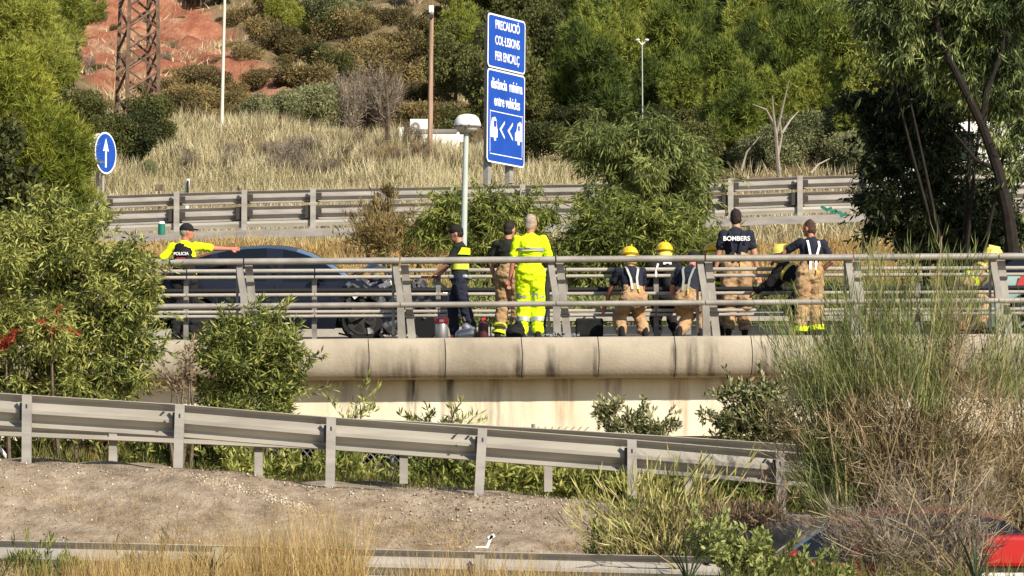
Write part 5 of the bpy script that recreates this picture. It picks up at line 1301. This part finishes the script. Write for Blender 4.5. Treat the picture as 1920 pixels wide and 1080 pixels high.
# ------------------------------------------------------------------ near and middle vegetation
def bush(name, label, lobes, n, L_, W_, m_, Y, hang=0., stems=7, shell=.4, stem_m='bark', base_py=None, part='foliage', cat='bush', up=0., sy=0.):
    """lobes in pixels: (px,py,r_px, depth_factor)"""
    u_ = Y/F; lb = []
    for l in lobes:
        c = at(l[0], l[1], Y+(l[3] if len(l) > 3 else 0)); ry = l[4] if len(l) > 4 else l[2]*.85; lb.append([c.x, c.y, c.z, l[2]*u_, l[2]*u_, ry*u_])
    cx_ = sum(l[0] for l in lb)/len(lb); zmin = float(H(cx_, Y))
    root = thing(name, label, cat, (cx_, Y, zmin))
    # break the lobes into smaller clumps for an uneven outline
    cl = []
    for l in lb:
        for _ in range(11):
            d = unit(rng.normal(size=(1, 3)))[0]; q = rng.uniform(.55, 1.05); r_ = rng.uniform(.20, .42)
            cl.append([l[0]+d[0]*l[3]*q, l[1]+d[1]*l[4]*q, l[2]+d[2]*l[5]*q, l[3]*r_, l[4]*r_, l[5]*r_])
    lbi = [[l[0], l[1], l[2], l[3]*.62, l[4]*.62, l[5]*.62] for l in lb]; P_, D_, k_ = lobes_points(cl+lbi, n, shell)
    zg = H(P_[:, 0], P_[:, 1]); keep = P_[:, 2] > zg; P_, D_ = P_[keep], D_[keep]
    D_ = unit(D_*.6+rng.normal(size=D_.shape)*.6+np.array([0, 0, up-hang]))
    ns = max(6, n//90); nl_ = 22
    S0, SD, kk = lobes_points(lb, ns, .85); SD = unit(SD*.8+rng.normal(size=SD.shape)*.35+np.array([0, 0, .55]))
    ln_ = rng.uniform(.5, 1.0, (ns, 1, 1))*L_*4.2; tt_ = rng.random((ns, nl_, 1))
    SP = S0[:, None]+SD[:, None]*ln_*tt_-np.array([0, 0, 1.])*ln_*tt_**2*(.15+.5*min(hang, 1)); SP = SP.reshape(-1, 3)+rng.normal(size=(ns*nl_, 3))*L_*.12
    SDr = unit(np.repeat(SD, nl_, 0)*.7+rng.normal(size=SP.shape)*.5+np.array([0, 0, up-hang]))
    ok_ = SP[:, 2] > H(SP[:, 0], SP[:, 1]); P_ = np.concatenate([P_, SP[ok_]]); D_ = np.concatenate([D_, SDr[ok_]])
    V, Fc = blades(P_, D_, L_*rng.uniform(.6, 1.3, len(P_)), W_); V = V-np.array([cx_, Y, zmin])
    link_mesh(part, np_mesh(part, V, Fc), root, m_, kind='stuff')
    for i in range(stems):
        l = lb[i % len(lb)]; b = Vector((cx_+random.uniform(-.15, .15), Y+sy+random.uniform(-.1, .1), zmin-.1)); e = Vector((l[0]+random.uniform(-.5, .5)*l[3], l[1]+sy*.5, l[2]+l[5]*.5)); md = b.lerp(e, .5)+Vector((random.uniform(-.1, .1), 0, .1))
        MB().tube([b, md, e], [.035*Y/45, .022*Y/45, .006], 5).build('stem', M[stem_m], root)
    return root
# left front shrub
bush('leafy_shrub', 'large narrow leaved green shrub filling the left side in front of the bridge',
     [(-40, 520, 130), (70, 500, 105), (150, 470, 80), (215, 500, 70), (60, 640, 120), (180, 620, 105), (250, 570, 60), (-60, 680, 120), (120, 730, 90), (210, 700, 70), (255, 640, 45), (90, 420, 60)], 46000, .105, .022, M['narrow'], 44.6, hang=.35)
bush('leafy_shrub', 'smaller narrow leaved shrub in front of the bridge below the first railing post',
     [(460, 690, 75), (420, 660, 45), (500, 650, 55), (535, 720, 45), (470, 760, 70), (410, 740, 40), (445, 610, 28), (505, 600, 25), (540, 670, 35)], 15000, .11, .022, M['narrow'], 45.0, hang=.2)
bush('dark_shrub', 'dark glossy leaved bush at the left edge above the large shrub', [(-10, 330, 70), (10, 400, 60), (-20, 270, 50), (20, 460, 60)], 9000, .09, .05, M['darkleaf'], 48)
# red leafed sprigs
for (px, py, r_) in ((100, 614, 8), (8, 645, 10)):
    bush('red_sprig', 'small sprig of red leaves in the left shrub, %s' % ('right of the other' if px > 50 else 'at the very edge'), [(px, py, r_)], 60, .07, .03, leafmat('red leaves', [(.25, .03, .02), (.45, .07, .04), (.5, .15, .08)]), 43.9, stems=1)
# left feathery pine behind
def big_pine(name, label, lobes, Y, n, m_, base):
    u_ = Y/F; lb = []
    for l in lobes:
        c = at(l[0], l[1], Y); lb.append([c.x, c.y, c.z, l[2]*u_, l[2]*u_, l[2]*u_*.9])
    b = at(base[0], base[1], Y); b.z = float(H(b.x, Y)); root = thing(name, label, 'tree', b)
    cl = []
    for l in lb:
        for _ in range(12):
            d = unit(rng.normal(size=(1, 3)))[0]; q = rng.uniform(.5, .95); r_ = rng.uniform(.25, .42)
            cl.append([l[0]+d[0]*l[3]*q, l[1]+d[1]*l[4]*q, l[2]+d[2]*l[5]*q, l[3]*r_, l[4]*r_, l[5]*r_*.8])
    P_, D_, k_ = lobes_points(cl+lb, n, .45); P_ = np.repeat(P_, 7, 0); D_ = np.repeat(D_, 7, 0); D_ = unit(D_*.6+rng.normal(size=D_.shape)*.55+np.array([0, 0, .35]))
    V, Fc = tri_blades(P_, D_, .22*rng.uniform(.6, 1.2, len(P_)), .022); V = V-np.array(b)
    link_mesh('crown', np_mesh('crown', V, Fc), root, m_, kind='stuff')
    tp = at(base[0]+10, lobes[0][1], Y); MB().tube([b, b.lerp(tp, .5), tp], [.16, .12, .04], 8).build('trunk', M['bark'], root, smooth=True)
big_pine('pine_tree', 'bright yellow green feathery pine left of the arrow sign', [(70, 260, 90), (20, 180, 80), (110, 330, 70), (50, 400, 90), (150, 400, 55), (-40, 300, 100), (30, 120, 45), (130, 270, 45)], 72, 9500, M['pine'], (60, 560))
big_pine('pine_tree', 'dark green pine top filling the upper left corner', [(20, 60, 70), (80, 90, 55), (-40, 20, 80), (60, 20, 50), (120, 130, 30), (70, 150, 45)], 95, 6500, M['pine_far'], (40, 400))
# behind the bridge
bush('yellow_shrub', 'drooping yellow green shrub behind the lamp post and the yellow clad man', [(860, 415, 55), (820, 440, 45), (930, 405, 55), (985, 415, 55), (840, 395, 28), (905, 385, 26), (900, 470, 60), (960, 480, 60), (1010, 400, 30)], 15000, .17, .028, M['yellowbush'], 67, hang=.9)
bush('weeping_shrub', 'tall weeping green shrub standing in front of the motorway barrier right of centre', [(1200, 300, 90), (1130, 285, 60), (1270, 320, 72), (1220, 260, 45), (1180, 380, 80), (1260, 400, 70), (1150, 250, 35), (1300, 440, 50)], 24000, .22, .035, M['weep'], 82, hang=1.1)
bush('olive_shrub', 'dusty olive yellow shrub in front of the weeping shrub above the crouching firefighters', [(1130, 420, 60), (1090, 460, 50), (1180, 400, 45), (1190, 460, 70), (1260, 450, 55), (1100, 500, 60), (1310, 480, 40)], 18000, .17, .03, M['yellowbush'], 66, hang=.8)
bush('brown_weeds', 'reddish brown dry weeds on the slope left of the lamp post', [(720, 440, 45), (760, 450, 40), (690, 455, 30), (790, 470, 40)], 5000, .16, .02, M['brownbush'], 69, up=.8)
bush('dry_weeds', 'dry stalky weeds growing up against the motorway barrier', [(715, 400, 24), (700, 430, 26), (730, 360, 12)], 2500, .16, .02, M['brownbush'], 84, up=.8)
for i, (px, py, r_) in enumerate(((600, 560, 60), (1080, 590, 50), (1280, 590, 50), (1420, 590, 45), (1560, 590, 60), (900, 580, 50))):
    bush('slope_bush', 'low yellow green bush seen through the bridge railing, %s' % ['behind the dark car', 'right of the yellow clad man', 'behind the capped firefighter', 'under the bending firefighter', 'right of the rightmost standing firefighter', 'between policeman and the yellow clad man'][i], [(px-50, py, r_), (px+40, py+10, r_), (px, py+25, r_)], 4500, .12, .025, M['weep'] if i % 2 else M['yellowbush'], 61.5, up=.3, stems=4)
# tree mass right, shade put into its leaf colour, + eucalyptus
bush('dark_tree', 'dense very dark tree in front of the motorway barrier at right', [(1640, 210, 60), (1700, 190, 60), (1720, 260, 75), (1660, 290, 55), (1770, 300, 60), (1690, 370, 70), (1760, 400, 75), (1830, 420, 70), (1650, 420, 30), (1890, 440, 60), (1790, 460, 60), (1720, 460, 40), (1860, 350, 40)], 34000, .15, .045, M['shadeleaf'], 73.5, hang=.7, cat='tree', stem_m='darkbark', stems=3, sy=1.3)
eu = bush('eucalyptus_tree', 'tall eucalyptus with drooping leaves in the upper right corner', [(1700, 40, 70), (1640, 20, 50), (1780, 60, 80), (1870, 30, 90), (1900, 140, 70), (1810, 130, 50), (1720, 110, 50), (1880, 240, 50), (1950, 300, 70), (1670, 110, 40), (1700, -60, 90), (1850, -80, 100), (1960, -40, 90), (1840, 190, 40)], 38000, .20, .030, M['eucal'], 71.5, hang=1.2, cat='tree', stem_m='darkbark', stems=5)
for pl, r_ in (([(1905, 520), (1890, 400), (1872, 320), (1842, 235), (1800, 150), (1765, 80), (1740, -40)], .14), ([(1842, 235), (1850, 170), (1880, 90), (1890, -20)], .08), ([(1872, 320), (1830, 300), (1790, 250)], .05)):
    pts = [at(x_, y_, 70.9) for x_, y_ in pl]; MB().tube(pts, [r_*(1-.7*k/(len(pts)-1)) for k in range(len(pts))], 8).build('limb', M['darkbark'], eu, smooth=True)
# hedge bushes behind near barrier
hb = []
for i, px in enumerate(range(-40, 1560, 95)):
    y_ = 880+(px-300)*.04; hb.append((px, y_))
where = ['at the far left', 'left of the second post', 'by the second post', 'right of the second post', 'before the third post', 'around the third post', 'left of the wire fence', 'over the wire fence', 'right of the wire fence', 'behind the pale trestle', 'left of the fourth tall post', 'right of the fourth tall post', 'between fourth and fifth tall posts', 'left of the fifth tall post', 'at the fifth tall post', 'right of the fifth tall post', 'near the big shrub']
for i, (px, y_) in enumerate(hb):
    if 640 < px < 740: continue
    bush('low_bush', 'low green bush seen under the near barrier %s' % where[i], [(px, y_-8, 46), (px+45, y_+8, 44), (px-25, y_+22, 44), (px+20, y_+30, 40)], 3600, .12, .032, M[['darkleaf', 'narrow', 'brownbush', 'narrow'][i % 4] if i < 6 else 'narrow'], 44.9, up=.2, stems=3)
bush('pale_shrub', 'pale speckled shrub against the sunlit girder near the big shrub', [(1400, 770, 45), (1360, 790, 38), (1440, 760, 45), (1380, 740, 25), (1460, 800, 45), (1410, 820, 40)], 5200, .085, .03, M['varieg'], 46.5, up=.4, stems=8)
bush('pale_shrub', 'pale speckled shrub against the sunlit girder around the red rimmed sign', [(1150, 800, 26), (1190, 800, 34), (1230, 810, 26), (1135, 775, 22), (1150, 760, 16), (1210, 770, 10), (1260, 800, 14)], 2100, .08, .028, M['varieg'], 47.2, up=.5, stems=10)
for i, (px, py) in enumerate(((670, 770), (800, 790), (850, 780))):
    bush('young_shoot', 'thin leafy shoot rising before the sunlit girder, %s' % ['leftmost', 'middle one', 'rightmost'][i], [(px, py, 16, 0, 22), (px-12, py+20, 16)], 90, .11, .022, M['narrow'], 45.8, up=.6, stems=3)
bush('dry_stalk', 'dry dark stalky plant beside the left shrub before the bridge', [(350, 690, 20, 0, 35), (335, 720, 22)], 340, .08, .018, M['drytwig'], 44.4, up=.6, stems=5)

# big broom shrub
def stem_shrub(name, label, bases, tips, nst, per, L_, W_, m_g, m_d, Y, gz, label_cat='bush', spread=.35, seed=1, dens=1.0):
    rr = random.Random(seed); root = thing(name, label, label_cat, at(*bases[0], Y)); G = []; Dd = []
    rv = Vector(root.location); stem = MB(); PG = []; DG = []; LG = []; PD = []; DDr = []; LD = []
    for i in range(nst):
        b = rr.choice(bases); tp = rr.choice(tips); b = at(b[0]+rr.uniform(-25, 25), b[1], Y+rr.uniform(-.4, .4))
        e = at(tp[0]+rr.gauss(0, tp[2]), tp[1]+rr.gauss(0, tp[2]*.8), Y+rr.gauss(0, spread)); md = b.lerp(e, .5)+Vector((rr.uniform(-.2, .2), rr.uniform(-.15, .15), rr.uniform(-.05, .2)))
        pts = []
        for k in range(8): t_ = k/7; pts.append((1-t_)**2*b+2*t_*(1-t_)*md+t_*t_*e)
        stem.tube(pts, [.011*(1-.8*k/7)+.002 for k in range(8)], 4)
        for _ in range(per):
            t_ = rr.random()**.6; k = min(6, int(t_*7)); p = pts[k].lerp(pts[k+1], t_*7-k); dr = (pts[k+1]-pts[k]).normalized()
            _, py_ = topix(p.x, p.y, p.z); nn = mn.noise(Vector((p.x*1.6, p.y, p.z*1.6)))
            green = (gz-py_)/90+nn*3.4 + (-2.2 if topix(p.x, p.y, p.z)[0] > 1770 and py_ > 560 else 0) > 0
            d = (dr*(.75 if green else .4)+Vector((rr.gauss(0, .34), rr.gauss(0, .34), rr.gauss(.38 if green else .1, .3)))*(1 if green else 1.5)).normalized()
            q = p+Vector((rr.gauss(0, .07), rr.gauss(0, .07), rr.gauss(0, .07)))
            (PG if green else PD).append(q); (DG if green else DDr).append(d); (LG if green else LD).append(L_*rr.uniform(.5, 1.3))
    stem.build('stems', M['broomdry'], root, kind='stuff')
    for nm, P_, D_, LL, mm in (('green_twigs', PG, DG, LG, m_g), ('dry_twigs', PD, DDr, LD, m_d)):
        if P_:
            V, Fc = blades(np.array([tuple(v) for v in P_]), np.array([tuple(v) for v in D_]), np.array(LL), W_, droop=-.08); link_mesh(nm, np_mesh(nm, V-np.array(rv), Fc), root, mm, kind='stuff')
    return root
tips = [(1500, 700, 40), (1490, 780, 40), (1540, 620, 45), (1560, 560, 55), (1640, 530, 50), (1700, 540, 60), (1760, 570, 50), (1520, 650, 45), (1620, 640, 70), (1720, 650, 70), (1800, 640, 60), (1860, 700, 60), (1540, 760, 60), (1640, 760, 80), (1760, 780, 80), (1860, 820, 60), (1500, 860, 40), (1600, 880, 70), (1720, 880, 80), (1820, 900, 60), (1880, 620, 40), (1590, 720, 60)]
stem_shrub('broom_shrub', 'huge wiry broom shrub, green above and dry brown below, before the bridge at right', [(1720, 1100), (1600, 1110), (1800, 1100), (1680, 1090)], tips, 230, 210, .22, .0075, M['broom'], M['broomdry'], 38.8, 850)
stem_shrub('broom_shrub', 'green wiry shrub at the right edge beside the huge broom shrub', [(1920, 1000), (1960, 1000)], [(1900, 700, 40), (1930, 640, 50), (1940, 760, 60), (1900, 880, 50), (1930, 860, 50)], 50, 100, .22, .008, M['broom'], M['broomdry'], 40.2, 900, seed=5)
stem_shrub('dry_brush', 'tangle of bare grey brown twigs at the bottom right in front of the red car', [(1740, 1110), (1640, 1120), (1820, 1120)], [(1600, 980, 30), (1650, 960, 60), (1740, 960, 60), (1800, 940, 50), (1700, 1020, 60), (1820, 1010, 40), (1600, 1010, 40)], 110, 50, .22, .007, M['broomdry'], M['greytwig'], 33.5, 500, seed=9)
# white bare stem on the right
t = thing('dead_branch', 'single bleached bare branch curving up at the right before the railing', 'branch', at(1905, 740, 40)); MB().tube([at(1908, 760, 40), at(1903, 690, 40), at(1895, 630, 40), at(1885, 600, 40)], [.016, .014, .010, .005], 6).build('stem', M['barkgrey'], t)
# yellow stemmed plant bottom centre-right
stem_shrub('yellow_stem_plant', 'plant of curving yellow green stems at the bottom right of the earth bank', [(1180, 1110), (1230, 1110), (1290, 1100)], [(1100, 930, 30), (1150, 960, 40), (1200, 930, 40), (1260, 920, 40), (1320, 930, 40), (1350, 900, 30), (1180, 1010, 50), (1280, 1000, 50)], 60, 26, .20, .014, M['stemyel'], M['stemyel'], 34.5, 2000, seed=3)
bush('weed_clump', 'green leafy weeds along the bottom edge between yellow stemmed plant and broom', [(1380, 1050, 40), (1450, 1065, 40), (1520, 1085, 38), (1340, 1020, 32), (1420, 1030, 28), (1580, 1095, 36)], 5200, .07, .028, M['weep'], 33.0, up=.3)
bush('weed_clump', 'dry brown weeds standing before the dark car', [(1400, 980, 40), (1440, 960, 35), (1350, 970, 30)], 1300, .10, .012, M['drytwig'], 34.0, up=.8)
bush('weed_clump', 'green leafy weeds inside the yellow stemmed plant', [(1150, 1010, 40), (1230, 1010, 50), (1190, 960, 40), (1280, 960, 40), (1130, 1060, 40), (1260, 1060, 50)], 2400, .08, .022, M['yellowbush'], 34.8, up=.5)
bush('weed_clump', 'low green weeds in the bottom left corner before the barrier', [(40, 1070, 35), (80, 1080, 40), (140, 1080, 35)], 1500, .10, .012, M['narrow'], 32.8, up=1.2)
bush('weed_clump', 'brown and green weeds at the bottom beside the strap leaves', [(300, 1075, 40), (250, 1085, 40), (360, 1080, 40)], 1200, .11, .010, M['brownbush'], 32.9, up=1.2)
def strap_plant(label, px, py, n, Lr, Y, seed):
    rr = random.Random(seed); b = at(px, py, Y); t = thing('strap_leaf_plant', label, 'plant', b)
    for i in range(n):
        a = rr.uniform(0, 6.28); ln = rr.uniform(*Lr); out = Vector((math.cos(a), math.sin(a)*.6, 0)); vs = []; K = 6
        for k in range(K+1):
            t_ = k/K; c = b+out*ln*.55*t_**1.6+Vector((0, 0, ln*(t_-.18*t_*t_))); w_ = .028*(1-t_)**.6*(.5+t_ if t_ < .5 else 1)
            s_ = Vector((-out.y, out.x, 0)).normalized(); s_ = (s_+Vector((.6, 0, 0))).normalized(); vs += [c-s_*w_/2, c+Vector((0, 0, -.006)), c+s_*w_/2]
        fs = [(k*3+q, k*3+q+1, k*3+q+4, k*3+q+3) for k in range(K) for q in (0, 1)]
        MB().add(vs, fs).build('leaf', M['agave'], t, smooth=True)
strap_plant('small dark strap leaved plant at the bottom left of centre', 395, 1100, 11, (.25, .45), 32.2, 1)
strap_plant('dark arching strap leaved plant at the bottom before the yellow stemmed plant', 1290, 1110, 12, (.4, .75), 31.5, 2)
strap_plant('dark strap leaved plant tips at the bottom before the red car', 1830, 1110, 9, (.4, .85), 31.5, 3)
strap_plant('dark leaf tip in the extreme bottom left corner', -4, 1110, 5, (.2, .45), 31.5, 4)
# litter
t = MB(); p = at(918, 1015, 39.2); t.box(p, (.03, .02, .14), Matrix.Rotation(.4, 3, 'Y')); t.box(p+Vector((-.08, 0, -.06)), (.14, .05, .015)); t.box(p+Vector((.02, 0, .05)), (.08, .02, .04), Matrix.Rotation(-.5, 3, 'Y'))
setp(t.build('litter', M['plastic']), 'scrap of white plastic litter on the earth bank', 'litter')
t = MB(); t.ell(at(650, 1026, 39.0), (.09, .05, .03)); setp(t.build('litter', M['green']), 'dull green crushed can on the bank above the lowest barrier', 'litter')

for o in list(bpy.data.objects):
    if '_belt' in o.keys(): del o['_belt']
for pr_ in pines+oaks+olives+scrubs+twigs:
    if pr_.name not in used:
        for ch in list(pr_.children): bpy.data.objects.remove(ch)
        bpy.data.objects.remove(pr_)
